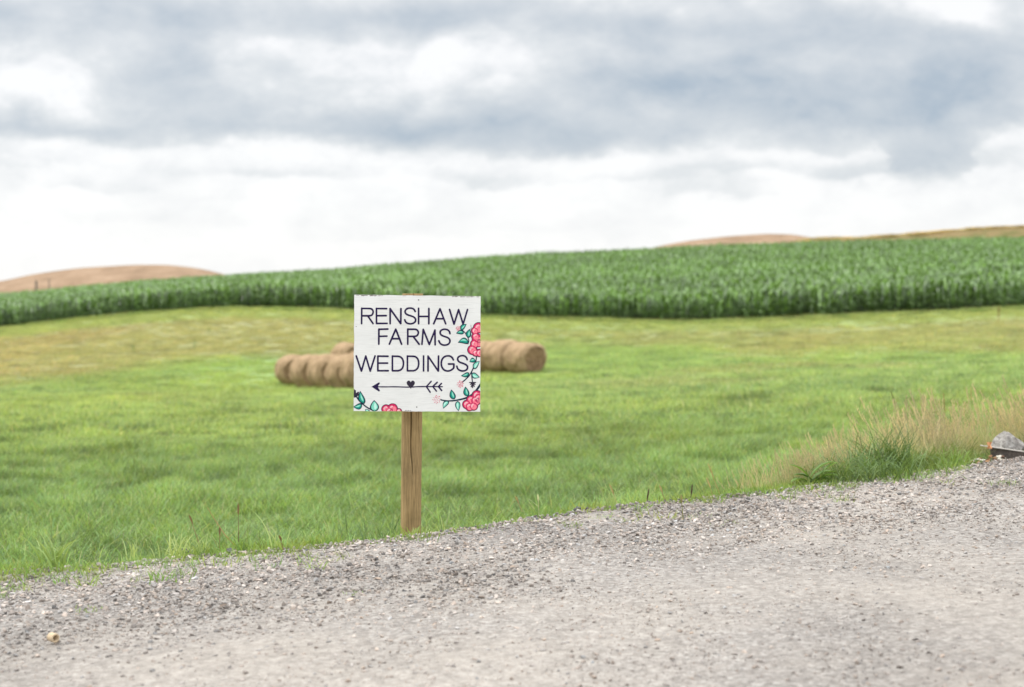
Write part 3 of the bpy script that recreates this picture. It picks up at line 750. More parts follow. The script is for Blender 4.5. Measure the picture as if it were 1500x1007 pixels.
    for dx, dy in ((12, -10), (4, -30), (26, -18), (-6, -38), (30, -4)): P_.stroke([Zc((98, 838)), Zc((98 + dx, 825 + dy))], 2.6, .0005)
    P_.poly([Zc(q) for q in [(88, 800), (108, 805), (118, 822), (110, 842), (90, 846)]], .0005)
    P_.build('painted_sprout', SM['heart'], bo)
    # berries
    r = random.Random(9)
    for cx, cy, rad, col in ((862, 333, 18, 1), (877, 745, 25, 1), (703, 858, 30, 1)):
        berry = Paint()
        for k in range(20):
            a = k * 2.4; q = rad * math.sqrt((k + .5) / 20); berry.dot(*Zc((cx + q * math.cos(a), cy + q * math.sin(a) * 1.05)), r.uniform(.52, .85) * (.75 if rad < 20 else 1), .0005, 7)
        berry.build('berry_cluster', SM['crim'], bo)
    # roses
    RM = [SM['plum'], SM['crim'], SM['pink'], SM['blush']]
    def rose(lobes, swirl):
        P_ = Paint()
        for (x, y, rr) in lobes: P_.dot(*Zc((x, y)), (rr + 6) / 5.035, .0005, 18, 1, .02)
        for n_, (x, y, rr) in enumerate(lobes):                # each petal cluster overlaps the one before
            h = .0009 + n_ * .00022
            P_.mi = 1; P_.dot(*Zc((x, y)), rr / 5.035, h, 16, 1, .03)
            P_.mi = 2; P_.dot(*Zc((x + rr * .10, y + rr * .16)), rr * .74 / 5.035, h + .00008, 14, 1, .05)
            a0 = r.uniform(2.7, 3.5)
            P_.mi = 3; P_.stroke([Zc((x + rr * .50 * math.cos(a0 + t), y + rr * .50 * math.sin(a0 + t))) for t in (0, .45, .9, 1.35, 1.8)], lambda f: .5 + 1.9 * math.sin(math.pi * f), h + .00012)
            P_.mi = 1; P_.stroke([Zc((x + rr * .15 + rr * .30 * math.cos(a0 + .4 + t), y + rr * .22 + rr * .30 * math.sin(a0 + .4 + t))) for t in (0, .6, 1.2)], .7, h + .00014)
        P_.mi = 0
        for (x, y, rr) in swirl: P_.stroke([Zc((x + rr * (1 - f * .6) * math.cos(f * 6 + 1), y + rr * (1 - f * .6) * math.sin(f * 6 + 1))) for f in (0, .2, .4, .6, .8, 1)], .55, .0009 + .00022 * len(lobes))
        P_.build('painted_rose', RM, bo)
    rose([(1012, 330, 36), (985, 352, 24), (1010, 425, 44), (990, 395, 26), (982, 448, 28), (966, 492, 32), (990, 515, 22), (1020, 515, 26)], [(1018, 425, 16)])
    rose([(1000, 828, 34), (955, 862, 30), (990, 868, 34), (1015, 850, 34), (925, 895, 29), (945, 912, 28), (975, 908, 28)], [(1008, 858, 15)])
    rose([(330, 930, 30), (378, 926, 34), (355, 944, 24), (425, 946, 18)], [(372, 936, 12)])
    for (x, y) in ((570, 124), (556, 914)):
        q = Paint(); q.dot(*Zc((x, y)), .85, .0015, 10); q.build('screw', SM['metal'], bo)

    # ---- post: squared timber with rounded arrises, one long drying crack and rough grain
    top = at(606, 430.3, 6.93); bot = at(603, 800, 6.93)
    ax = (top - bot).normalized(); R = Vector((ex.x, ex.y, 0)).normalized(); D = Vector((R.y, -R.x, 0))       # D faces the road
    hw = .0485; n = 220; m = 160; V = []
    for j in range(m + 1):
        f = j / m; c0 = bot.lerp(top, f) - D * .052; Hh = f * (top - bot).length
        for i in range(n):
            t = 2 * math.pi * (i + .5) / n; cx, cy = math.cos(t), math.sin(t); k = (abs(cx) ** 5 + abs(cy) ** 5) ** -.2
            lx, ly = cx * k * hw, cy * k * hw
            g = mnoise.noise(Vector((lx * 120, ly * 120, Hh * 4))) * .0013 + mnoise.noise(Vector((lx * 25, ly * 25, Hh * 3 + 9))) * .0022
            if ly > 0:          # crack on the road side
                xc = -.004 + .006 * math.sin(Hh * 7) + .003 * math.sin(Hh * 23)
                wd = .0030 * max(0, min(1, (Hh - .30) * 4)); g -= .016 * math.exp(-((lx - xc) / max(wd, .0006)) ** 2) * (wd > .0005)
            q = Vector((lx, ly, 0)); s_ = 1 + g / hw
            V.append(c0 + R * lx * s_ + D * ly * s_ - sign_base)
    Fc = [(j * n + i, j * n + (i + 1) % n, (j + 1) * n + (i + 1) % n, (j + 1) * n + i) for j in range(m) for i in range(n)] + [tuple(range(m * n, m * n + n))]
    me = mesh_np('post', V, Fc, None, True); me.polygons[-1].use_smooth = False
    mw, N = new_mat('weathered_timber'); pos = N.n('ShaderNodeNewGeometry').outputs['Position']
    mp = N.n('ShaderNodeMapping'); mp.inputs['Scale'].default_value = (1, 1, .035); N.put(mp.inputs[0], pos)
    g1 = N.noise(mp.outputs[0], 150, 6, .65, .3); g2 = N.noise(mp.outputs[0], 420, 3, .6)
    c = N.ramp(g1, [(.28, (.19, .125, .052)), (.45, (.285, .195, .088)), (.60, (.355, .245, .115)), (.78, (.43, .31, .16))])
    c = N.vm('SCALE', c, N.mr(g2, .3, .7, .72, 1.2)); c = N.vm('SCALE', c, N.mr(N.noise(pos, 9, 4, .6), .3, .7, .78, 1.15))
    kn = N.n('ShaderNodeTexVoronoi'); kn.inputs['Scale'].default_value = 5; N.put(kn.inputs['Vector'], pos)
    c = N.mix(N.mr(kn.outputs['Distance'], .05, .13, .75, 0), c, (.07, .04, .02))
    hh = N.m('ADD', g1, N.m('MULTIPLY', g2, .5))
    b = princ(N, c, .85, .2, bump(N, hh, .6, .004)); N.L.new(b.outputs[0], N.out.inputs[0])
    link('post', me, mw, sign)
build_sign()

# ------------------------------------------------------------------ hay bales
mhay, N = new_mat('hay')
tco = N.n('ShaderNodeTexCoord').outputs['Object']
mp = N.n('ShaderNodeMapping'); mp.inputs['Scale'].default_value = (5, 1.2, 1.2); N.put(mp.inputs[0], tco)
g = N.noise(mp.outputs[0], 3, 7, .7, .5)
c = N.ramp(g, [(.30, (.15, .095, .055)), (.45, (.33, .225, .13)), (.62, (.46, .325, .195)), (.8, (.56, .42, .27))])
c = N.vm('SCALE', c, N.mr(N.noise(tco, 3, 5, .6), .3, .7, .78, 1.15))
b = princ(N, c, .95, .1, bump(N, g, 1., .06)); N.L.new(b.outputs[0], N.out.inputs[0])
mface, N = new_mat('hay_end_shaded')  # darker than the bale sides: shade on the upright ends put into the colour
tco = N.n('ShaderNodeTexCoord').outputs['Object']
s3 = N.n('ShaderNodeSeparateXYZ'); N.put(s3.inputs[0], tco)
r_ = N.m('SQRT', N.m('ADD', N.m('POWER', s3.outputs[1], 2), N.m('POWER', N.m('SUBTRACT', s3.outputs[2], .66), 2)))
cb = N.n('ShaderNodeCombineXYZ'); N.put(cb.inputs[0], N.m('MULTIPLY', r_, 14.)); N.put(cb.inputs[1], N.m('ARCTAN2', s3.outputs[1], N.m('SUBTRACT', s3.outputs[2], .66)))
g = N.noise(cb.outputs[0], 1.4, 5, .65, .4)
c = N.ramp(g, [(.3, (.14, .085, .045)), (.5, (.245, .155, .085)), (.72, (.36, .245, .145))])
c = N.vm('SCALE', c, N.mr(N.noise(tco, 4, 5, .7), .3, .7, .7, 1.2))
b = princ(N, c, .95, .1, bump(N, g, 1., .05)); N.L.new(b.outputs[0], N.out.inputs[0])
def bale(u, t, az, dia, label, group, seed, sink=.05):
    """round bale, axis along local x; az = direction its near end points to (radians from +X)"""
    x = (u - 750) / F * t; z0 = gz(x, t)
    root = empty('hay_bale', (x, t, z0 - sink), az); tag(root, label, 'hay bale', group)
    R = dia / 2; L = 1.42; off = Vector((seed * 7.3, 0, 0)); nA, nX = 56, 30; V = []
    prof = []
    for i in range(nX + 1):
        f = i / nX; xx = (f - .5) * L; e = min(f, 1 - f) * L
        rr = R - max(0, .24 - e) ** 2 / .24 * .80; prof.append((xx, rr))
    for (xx, rr) in prof:
        for k in range(nA):
            a = 2 * math.pi * k / nA; q = Vector((xx * 2.6, math.cos(a) * 2, math.sin(a) * 2)) + off
            d = mnoise.noise(q) * .07 + mnoise.noise(Vector((xx * 16, math.cos(a) * 1.3, math.sin(a) * 1.3)) + off) * .022 + mnoise.noise(q * 7) * .014
            r2 = rr + d; yy = math.cos(a) * r2 * 1.03; zz = R * .94 + math.sin(a) * r2 * .94
            zz = max(zz, .0 + .02 * math.sin(a * 9))           # flattened where it sits
            V.append((xx, yy, zz))
    Fc = [(i * nA + k, (i + 1) * nA + k, (i + 1) * nA + (k + 1) % nA, i * nA + (k + 1) % nA) for i in range(nX) for k in range(nA)]
    me = mesh_np('bale_body', V, Fc, {'var': ('FLOAT_VECTOR', 'POINT', [(1, 1, 1)] * len(V))}, True)
    # loose straws sticking out of the wrap
    mb = MB(); mb.V = V; mb.F = Fc; mb.A = [(1, 1, 1)] * len(V); r = random.Random(seed)
    for k in range(420):
        a = r.uniform(-.5, math.pi + .5); xx = r.uniform(-L / 2, L / 2); rr = R * .98
        p = Vector((xx, math.cos(a) * rr, R * .94 + math.sin(a) * rr * .94)); n_ = Vector((r.uniform(-.4, .4), math.cos(a), math.sin(a)))
        tg = Vector((r.uniform(-.3, .3), -math.sin(a), math.cos(a))) * r.choice((-1, 1)); l = r.uniform(.05, .14)
        mb.strip([p, p + (n_ * .3 + tg) * l * .5, p + (n_ * .55 + tg) * l], .008, Vector((1, 0, 0)), (1, 1, 1))
    body = mb.build('bale_body', mhay, root, True)
    for sg in (1, -1):
        V = []; K = 12
        for i in range(K + 1):
            rr = prof[0][1] * i / K
            for k in range(nA):
                a = 2 * math.pi * k / nA
                dx = mnoise.noise(Vector((math.cos(a) * rr * 6, math.sin(a) * rr * 6, seed + sg))) * .05 + .035 * math.sin(rr * 38) * .4
                if i == K: dx = 0
                q = Vector((sg * L / 2 * 2.6, math.cos(a) * 2, math.sin(a) * 2)) + off
                d = 0 if i < K else mnoise.noise(q) * .045
                V.append((sg * (L / 2 - .012 + dx - .03 * (1 - i / K)), math.cos(a) * (rr + d) * 1.03, max(R * .94 + math.sin(a) * (rr + d) * .94, .0)))
        Fc = [(i * nA + k, i * nA + (k + 1) % nA, (i + 1) * nA + (k + 1) % nA, (i + 1) * nA + k)[::(1 if sg > 0 else -1)] for i in range(K) for k in range(nA)]
        link('end_face', mesh_np('end_face', V, Fc, None, True), mface, root)
    return root
LG = 'round hay bales lined up left of the sign'; RG = 'round hay bales lined up right of the sign'
aL = math.radians(-66)
for k, (u, t, lb) in enumerate(((430, 62.6, 'leftmost and farthest round hay bale of the row left of the sign'),
        (456, 60.0, 'second round hay bale from the left in the row left of the sign'),
        (482, 57.4, 'third round hay bale from the left, in the middle of the left row'),
        (508, 54.8, 'fourth round hay bale from the left, its right edge at the sign'),
        (534, 52.3, 'nearest round hay bale of the left row, mostly hidden behind the sign'))):
    bale(u, t, aL + .07 * ((k * 7) % 3 - 1), 1.52 + .06 * ((k * 5) % 3 - 1), lb, LG, k + 1)
bale(509, 72, aL + .2, 1.42, 'lone round hay bale showing behind and above the left row', 'single bales behind the left row', 9)
aR = math.radians(-52)
bale(769, 60.5, aR, 1.46, 'round hay bale with its darker round end facing right, right of the sign', RG, 11)
bale(740, 62.2, aR + .06, 1.56, 'middle round hay bale right of the sign, behind the one showing its end', RG, 12)
bale(710, 63.9, aR - .04, 1.52, 'round hay bale half hidden by the right edge of the sign', RG, 13)

# ------------------------------------------------------------------ fence posts on the far hill
mfp, N = new_mat('old_post_wood'); pos = N.n('ShaderNodeNewGeometry').outputs['Position']
c = N.ramp(N.noise(pos, 8, 5, .7), [(.3, (.06, .055, .05)), (.7, (.15, .135, .12))]); b = princ(N, c, .9, .1); N.L.new(b.outputs[0], N.out.inputs[0])
for (u, v0, w, t, lb) in ((53, 411, .17, 236, 'thick weathered fence post standing above the corn at far left'), (72, 408.5, .09, 240, 'thin fence pole above the corn, right of the thick post')):
    x = (u - 750) / F * t; zt = (HZ - v0) / F * t; zb = gz(x, t) - .3
    mb = MB(); mb.tube([(0, 0, 0), (.02, 0, (zt - zb) * .5), (.0, 0, (zt - zb) * .97), (0, 0, zt - zb)], [w, w * .95, w * .9, w * .5], 9)
    o = mb.build('fence_post', mfp, None, True); o.location = (x, t, zb); tag(o, lb, 'fence post', None)

# ------------------------------------------------------------------ roadside plants
lm = leaf_mat('weed_leaf', False, .5, .35, .35)
GREEN, PALE, DRY, RED, DARK = (.19, .29, .07), (.34, .42, .17), (.42, .31, .15), (.26, .16, .09), (.055, .075, .03)
def jit(c, r, a=.25): s = 1 + r.uniform(-a, a); return tuple(q * s for q in c)
def blades(mb, r, n, h, spread, w, col, lean=0., droop=1.0, segs=6, base=.02, tcol=None):
    for k in range(n):
        a = r.uniform(0, 6.28); d = Vector((math.cos(a), math.sin(a), 0)); ang = 1.5 - abs(r.gauss(0, spread)); H = h * r.uniform(.5, 1.05)
        p = Vector((r.gauss(0, base), r.gauss(0, base), -.02)); pth = [p.copy()]; dr = r.uniform(.2, 1) * droop
        for j in range(segs):
            ang -= dr * (j + .5) / segs * .45
            p = p + (d * math.cos(ang) + Vector((lean * (j + 1) / segs, 0, math.sin(ang)))) * (H / segs); pth.append(p.copy())
        a2 = r.uniform(-.9, .9); side = Vector((math.cos(a2), math.sin(a2), 0)); c_ = jit(col, r)
        al = [tuple(c_[q] * (1 - j / segs) + (tcol or c_)[q] * j / segs for q in range(3)) for j in range(segs + 1)]
        mb.strip(pth, w * r.uniform(.6, 1.2), side, al, lambda f: 1 - f ** 2 * .95)
def road_pt(u, v):
    t = road_t(u, v); return Vector(((u - 750) / F * t, t, float(road_z((u - 750) / F * t)) + .018)), t / F
def tuft(u, v, hpx, n, col, lb, w=.006, spread=.35, lean=0., droop=1., base=.02, seed=0, name='grass_tuft', cat='grass tuft', group='grass tufts on the gravel edge', tcol=None):
    p, s = road_pt(u, v); r = random.Random(seed or int(u * 3)); mb = MB(); blades(mb, r, int(n * 1.7), hpx * s * 1.15, spread, w, col, lean, droop, base=base, tcol=tcol)
    o = mb.build(name, lm); o.location = p; tag(o, lb, cat, group); return o

tuft(78, 832, 62, 16, GREEN, 'tall broad-bladed grass weed at the far left end of the gravel edge', .010, .22, .05, 1.3, .025, tcol=PALE)
tuft(35, 842, 20, 40, GREEN, 'low green tuft on the gravel in the far left corner', .006, .6, base=.05)
tuft(118, 838, 16, 34, GREEN, 'small low tuft right of the tall grass weed on the left', .005, .6, base=.05)
tuft(196, 820, 46, 9, PALE, 'thin spiky upright tuft left of the big pale tuft', .005, .3, tcol=PALE)
tuft(262, 814, 38, 34, PALE, 'largest pale arching grass tuft on the left gravel edge', .006, .75, -.05, 1.5, .05, tcol=(.45, .52, .2))
tuft(292, 812, 32, 18, PALE, 'pale grass tuft touching the right side of the largest tuft', .007, .4, .1, 1., .02)
tuft(215, 829, 14, 50, (.24, .33, .07), 'flat yellow green tuft lying on the gravel below the largest tuft', .005, .9, base=.07)
tuft(345, 818, 13, 40, GREEN, 'flat grass patch on the gravel below the curved dry stalk', .004, .9, base=.06)
tuft(352, 806, 34, 7, GREEN, 'small leafy seedling beside the curved dry stalk', .009, .4)
tuft(388, 806, 18, 14, (.2, .22, .08), 'short reddish green tuft left of the leaning pale blade', .005, .6)
tuft(412, 808, 62, 3, PALE, 'tall leaning pale blade on the left gravel edge', .007, .2, -.28, .7)
tuft(598, 794, 16, 34, (.22, .31, .07), 'low grass tuft in the gravel directly below the sign post', .004, .8, base=.05)
tuft(612, 786, 22, 8, PALE, 'few pale blades growing against the foot of the sign post', .004, .3, base=.03)
tuft(712, 778, 12, 44, (.24, .34, .07), 'flat bright green tuft on the gravel right of the sign post', .004, .9, base=.06)
tuft(735, 768, 30, 6, GREEN, 'small dark spiky blades on the edge right of the sign', .006, .4, -.1)
tuft(790, 762, 26, 12, GREEN, 'feathery little weed right of the spiky blades', .005, .35)
tuft(828, 752, 16, 12, GREEN, 'small green sprouts left of the dark stone on the edge', .005, .5)
tuft(898, 752, 50, 7, GREEN, 'tall forked blades in the middle of the right gravel edge', .007, .28, -.12, .6, tcol=PALE)
tuft(905, 763, 12, 50, (.24, .33, .08), 'flat grass mat on the gravel below the tall forked blades', .004, .95, base=.08)
tuft(982, 762, 12, 34, (.24, .32, .08), 'flat sparse grass mat left of the upright brown stem', .004, .95, base=.07)
tuft(1030, 758, 12, 30, (.2, .3, .07), 'flat small grass mat right of the upright brown stem', .004, .95, base=.06)
tuft(1068, 770, 9, 26, (.22, .30, .08), 'tiny isolated grass patch on the gravel below the dry verge', .004, 1., base=.05)
tuft(1472, 712, 14, 40, (.18, .26, .07), 'sparse grass patch on the gravel at the right edge of the road', .004, .9, base=.05)
tuft(512, 870, 9, 16, (.26, .34, .16), 'pale tiny sprig on the open gravel below the sign', .005, 1., base=.03)
tuft(128, 895, 9, 20, (.24, .32, .12), 'faint grass sprig on the open gravel at lower left', .005, 1., base=.03)

def stalk(u, v, hpx, dxpx, curve, col, hcol, head, lb, w=.0022, t_extra=0., ground=False, leaves=0):
    """bare stem with a seed head; dxpx = sideways reach of its tip"""
    p, s = road_pt(u, v)
    if t_extra:
        t = p.y + t_extra; x = (u - 750) / F * t; p = Vector((x, t, gz(x, t))); s = t / F
        zt = (HZ - v) / F * t; hpx = hpx + (zt - p.z) / s
    r = random.Random(int(u * 11 + v)); root = empty('seed_stalk', p); tag(root, lb, 'grass stalk', 'single seed stalks along the road edge')
    path = []
    for j in range(9):
        f = j / 8; path.append(Vector((dxpx * s * (f ** curve), r.uniform(-.003, .003), hpx * s * f - .01)))
    mb = MB(); mb.tube(path, [w * (1 - .6 * j / 8) for j in range(9)], 5, jit(col, r, .1))
    for k in range(leaves):
        q = path[2 + k * 2]; d = Vector((r.choice((-1, 1)), r.uniform(-.3, .3), .8)).normalized()
        mb.strip([q, q + d * .05, q + d * .09 - Vector((0, 0, .01))], .007, Vector((.3, 1, 0)).normalized(), jit(col, r))
    mb.build('stem', lm, root)
    if head:
        mb = MB(); e = path[-1]; d = (path[-1] - path[-2]).normalized(); L = head * s
        for k in range(34):
            f = k / 33; q = e - d * L * (1 - f); a = k * 2.4; o_ = Vector((math.cos(a), math.sin(a), .8)) * (.0030 * math.sin(math.pi * min(1, f * .9 + .1)) + .0015)
            mb.strip([q, q + o_ + d * .006, q + o_ * .8 + d * .014], .0020, Vector((1, 0, 0)), jit(hcol, r), lambda g: math.sin(math.pi * (.15 + g * .8)))
        mb.build('seed_head', lm, root)
stalk(350, 806, 60, -46, .75, (.45, .30, .14), DRY, 0, 'long curved dry stalk leaning left over the field at lower left', .003, leaves=1)
stalk(350, 806, 62, -1, 1, (.2, .13, .08), RED, 14, 'upright thin reddish stalk beside the curved dry stalk')
stalk(292, 800, 40, -14, 1, (.3, .2, .1), RED, 12, 'short brown stalk leaning left above the largest pale tuft')
stalk(416, 812, 22, -6, 1, (.2, .09, .06), RED, 8, 'dark red short stem at the foot of the leaning pale blade')
stalk(322, 806, 28, 0, 1, (.28, .16, .09), RED, 10, 'short brown upright stalk left of the curved dry stalk')
stalk(80, 830, 68, -6, 1, (.25, .32, .1), PALE, 16, 'tall green seed stalk rising from the far left weed')
stalk(790, 760, 30, -2, 1, (.5, .5, .3), (.6, .6, .4), 8, 'pale feathery stalk right of the sign post', leaves=2)
stalk(947, 742, 20, 3, 1, (.12, .06, .04), (.09, .045, .035), 14, 'dark brown seed head standing on the edge in the middle right')
stalk(975, 738, 22, -8, 1, (.3, .2, .1), DRY, 10, 'short leaning dry stalk between the two dark seed heads')
stalk(1011, 735, 20, 3, 1, (.12, .06, .04), (.07, .035, .03), 15, 'darkest seed head on the edge, right of the leaning dry stalk')
stalk(1001, 767, 36, -3, 1, (.22, .22, .08), (.30, .26, .12), 10, 'upright brown stem rooted in the gravel itself', .003)
stalk(1056, 730, 46, -18, 1, (.42, .33, .16), DRY, 20, 'tan stalk leaning left, in front of the dry verge', .0025)
stalk(1046, 733, 28, -10, 1, (.42, .33, .16), DRY, 14, 'short tan stalk left of the taller leaning one')
stalk(906, 745, 30, -12, 1, (.45, .35, .2), DRY, 14, 'tan seed stalk leaning left beside the forked blades')
stalk(765, 752, 20, -9, 1, (.4, .3, .15), DRY, 10, 'short tan stalk leaning left between sign and feathery weed')
stalk(1332, 640, 66, -26, 1.5, (.10, .09, .04), (.10, .06, .04), 22, 'tall dark seed head bending left above the dry verge', .0025, .25)
stalk(1392, 650, 74, -10, 1, (.38, .26, .13), (.28, .17, .09), 26, 'tall brown seed stalk standing highest in the dry verge', .0025, .25)
stalk(1428, 640, 74, -6, 1.2, (.38, .30, .15), DRY, 20, 'thin tan stalk right of the highest brown one', .002, .3)
stalk(1418, 648, 60, -6, 1.2, (.30, .28, .12), DRY, 20, 'thin green tan stalk between the two tall ones', .002, .35)

# dry verge on the right: dense mass of thin dry stems, finer green grass below
def verge():
    pd = []
    for s in range(7):
        r = random.Random(600 + s); mb = MB()
        blades(mb, r, 22, .32, .30, .0030, (.34, .33, .17), -.10, .7, 5, .07, (.56, .49, .31)); blades(mb, r, 16, .28, .40, .004, (.12, .17, .05), -.10, .9, 5, .07, (.30, .30, .12))
        for k in range(7):
            a = r.uniform(0, 6.28); b0 = Vector((r.gauss(0, .07), r.gauss(0, .07), 0)); ln = r.uniform(-.55, .25); H = r.uniform(.20, .42)
            pth = [b0 + Vector((ln * H * (j / 5) ** 1.4, .1 * math.sin(a) * H * j / 5, H * j / 5)) for j in range(6)]
            mb.strip(pth, .0022, Vector((1, 0, 0)), jit((.52, .44, .27), r), lambda f: 1)
            e = pth[-1]
            for q in range(9):
                o_ = Vector((math.cos(q * 2.4), math.sin(q * 2.4), .5)) * .006; b1 = e - Vector((ln, 0, 1)) * .008 * q
                mb.strip([b1, b1 + o_ + Vector((0, 0, .008)), b1 + o_ + Vector((0, 0, .014))], .0045, Vector((1, 0, 0)), jit((.52, .41, .26), r))
        pd.append(mb.mesh('dry_clump_mesh'))
    pg = []
    for s in range(6):
        r = random.Random(700 + s); mb = MB()
        blades(mb, r, 46, .24, .42, .0060, (.15, .20, .05), -.04, 1.4, 6, .06, (.25, .30, .10)); pg.append(mb.mesh('green_clump_mesh'))
    rng = np.random.default_rng(5)
    def put(name, n, protos, dmin, dmax, u0, u1, s0, s1, lb, seed):
        u = rng.uniform(u0, u1, n); e = edge_t(u); y = e + rng.uniform(dmin, dmax, n) ; x = (u - 750) / F * y
        m = (rng.random(n) < sstep(u0, u0 + 140, u) * .8 + .2) & ~((u > 1402) & (y < 9.62)) & ~((rng.random(n) < .12) & ('dry' in name) & (u < 1300))
        x, y, u = x[m], y[m], u[m]; n = len(x)
        s = (s0 + (s1 - s0) * sstep(1120, 1440, u)) * rng.uniform(.7, 1.15, n) * (.8 + .5 * fbm(x, y, .4, seed))
        z = np.maximum(ground_z(x, y), -9) - .01
        rot = np.stack([rng.normal(0, .08, n), rng.normal(0, .08, n), rng.uniform(-.6, .6, n)], -1)
        q = fbm(x, y, .35, seed + 3); ti = np.stack([.35 + 1.2 * q, .40 + 1.15 * q, .45 + 1.1 * q], -1) * (1 if 'dry' in name else .72)
        o = scatter(name, np.stack([x, y, z], -1), rot, np.stack([s, s, s], -1), ti, rng.integers(0, len(protos), n), protos, mg)
        tag(o, lb, 'grass', kind='stuff')
    put('dry_grass', 260, pd, .30, 1.2, 1120, 1720, .48, 1.02, 'tan dry grass stems massed along the right verge', 41)
    put('tall_dry_grass', 230, pd, .15, 1.1, 1300, 1720, .7, 1.0, 'denser taller straw at the far right end of the verge', 47)
    put('dry_grass_fringe', 130, pd, .05, .6, 1080, 1250, .5, .78, 'thin straw coloured grass where the right verge begins', 43)
    put('verge_grass', 520, pg, .02, .6, 1150, 1720, .5, .95, 'green grass mixed under the dry stems of the right verge', 42)
    u = rng.uniform(1180, 1520, 2)
verge()
def edge_clump(u, v, hpx, n, col, lb, w, spread, lean, droop, seed, tcol, base=.06, dt=.0):
    p, s = road_pt(u, v); p = p + Vector((0, dt, 0)); r = random.Random(seed); mb = MB()
    blades(mb, r, n, hpx * s, spread, w, col, lean, droop, 8, base, tcol)
    o = mb.build('grass_clump', lm); o.location = p; tag(o, lb, 'grass clump', 'green grass clumps along the right verge'); return o
edge_clump(1272, 702, 88, 340, (.055, .10, .02), 'large dark green arching grass clump on the right verge', .007, .72, -.06, 1.9, 1, (.20, .30, .11), .15, -.02)
edge_clump(1308, 697, 106, 200, (.05, .09, .02), 'taller dark grass clump right of the large arching clump', .006, .42, -.12, 1.4, 2, (.15, .22, .08), .08, .15)
edge_clump(1236, 709, 70, 240, (.07, .12, .03), 'shorter grass clump left of the large arching clump', .005, .7, -.1, 1.6, 3, (.26, .34, .12), .08, .05)
edge_clump(1345, 692, 60, 160, (.08, .13, .03), 'medium green clump between the large clump and the rock', .006, .6, 0, 1.4, 4, (.25, .33, .12), .09, .08)
edge_clump(1408, 684, 40, 90, (.15, .25, .05), 'short bright green clump left of the broken board', .007, .6, 0, 1.0, 5, (.25, .36, .10), .05, .04)
edge_clump(1385, 690, 28, 60, (.15, .25, .05), 'lowest bright green clump on the verge edge', .006, .8, 0, 1.0, 6, (.25, .36, .10), .04, .02)

edge_clump(1180, 716, 34, 60, (.12, .18, .05), 'thin green clump left of the dock plant', .004, .5, -.1, 1.2, 7, (.34, .34, .16), .06, .10)
edge_clump(1222, 713, 22, 50, (.10, .16, .04), 'short green clump right of the dock plant', .005, .6, -.05, 1.4, 8, (.24, .33, .12), .07, .03)
def dock(u, v, lb):
    p, s = road_pt(u, v); p = p + Vector((0, .06, 0)); r = random.Random(3); mb = MB()
    for k, (az, L, up) in enumerate(((2.9, .15, 1.35), (2.6, .12, 1.0), (.2, .18, 1.3), (.5, .15, 1.05), (.0, .15, 1.45), (.3, .12, .8), (5.9, .13, .95), (3.3, .10, .8))):
        d = Vector((math.cos(az), math.sin(az) * .5 - .15, 0)).normalized(); side = Vector((-d.y, d.x, 0)); q = Vector((r.uniform(-.035, .035), r.uniform(-.02, .02), 0)); ang = up; L = L * 1.15; pth = []
        for j in range(11):
            pth.append(q.copy()); ang -= .115 + .04 * math.sin(k * 3.1); q = q + (d * math.cos(ang) + Vector((0, 0, math.sin(ang)))) * L / 10
        c_ = jit((.13, .22, .05), r, .35); vs, cs = [], []
        for j, q in enumerate(pth):
            f = j / 10; w = .026 * (math.sin(math.pi * min(1, f * .93 + .07)) ** .6) * (1 + .12 * math.sin(j * 2.3)) if j < 10 else .001
            up_ = Vector((0, 0, 1)) * w * .45
            vs += [q - side * w + up_, q, q + side * w + up_]; cs += [c_, tuple(x * 1.35 for x in c_), c_]
        fs = [(3 * j + a, 3 * j + a + 1, 3 * j + a + 4, 3 * j + a + 3) for j in range(10) for a in (0, 1)]
        mb.add(vs, fs, cs)
    o = mb.build('dock_plant', lm, None, True); o.location = p; tag(o, lb, 'weed', None)
dock(1196, 716, 'broad-leaved green dock plant at the left end of the right verge')

# ------------------------------------------------------------------ rock, board scrap, ribbon, rubble on the right
mrk, N = new_mat('pale_rock'); pos = N.n('ShaderNodeNewGeometry').outputs['Position']
c = N.ramp(N.noise(pos, 26, 7, .7, .6), [(.32, (.09, .08, .07)), (.47, (.24, .22, .20)), (.62, (.38, .36, .33)), (.8, (.55, .53, .50))])
b = princ(N, c, .85, .2, bump(N, N.noise(pos, 40, 6, .7), .8, .02)); N.L.new(b.outputs[0], N.out.inputs[0])
def at_edge(u, v, dy): 
    t = road_t(u, v); t = t + dy; return Vector(((u - 750) / F * t, t, 0)), t / F
tR = 9.42
x = (1476 - 750) / F * tR
bm = bmesh.new(); bmesh.ops.create_icosphere(bm, subdivisions=4, radius=1)
for v in bm.verts:
    c0 = v.co.copy(); zz = max(c0.z, -.25)
    k = 1 - .50 * max(0, zz)
    v.co = Vector((c0.x * .118 * k - .024 * max(0, zz), c0.y * .10 * k, zz * .096))
    for n_, d_ in ((Vector((-.75, -.35, .62)).normalized(), .072), (Vector((.55, -.45, .75)).normalized(), .083), (Vector((.1, -.9, .35)).normalized(), .075)):
        q = v.co.dot(n_) - d_
        if q > 0: v.co -= n_ * q * .92
    v.co *= 1 + .10 * mnoise.noise(c0 * 2.2) + .05 * mnoise.noise(c0 * 6)
me = bpy.data.meshes.new('rock'); bm.to_mesh(me); bm.free()
zr = (HZ - 657) / F * tR
rk = link('rock', me, mrk); rk.location = (x, tR, zr + .018); tag(rk, 'pale grey angular rock behind the thin board at the right edge', 'rock')
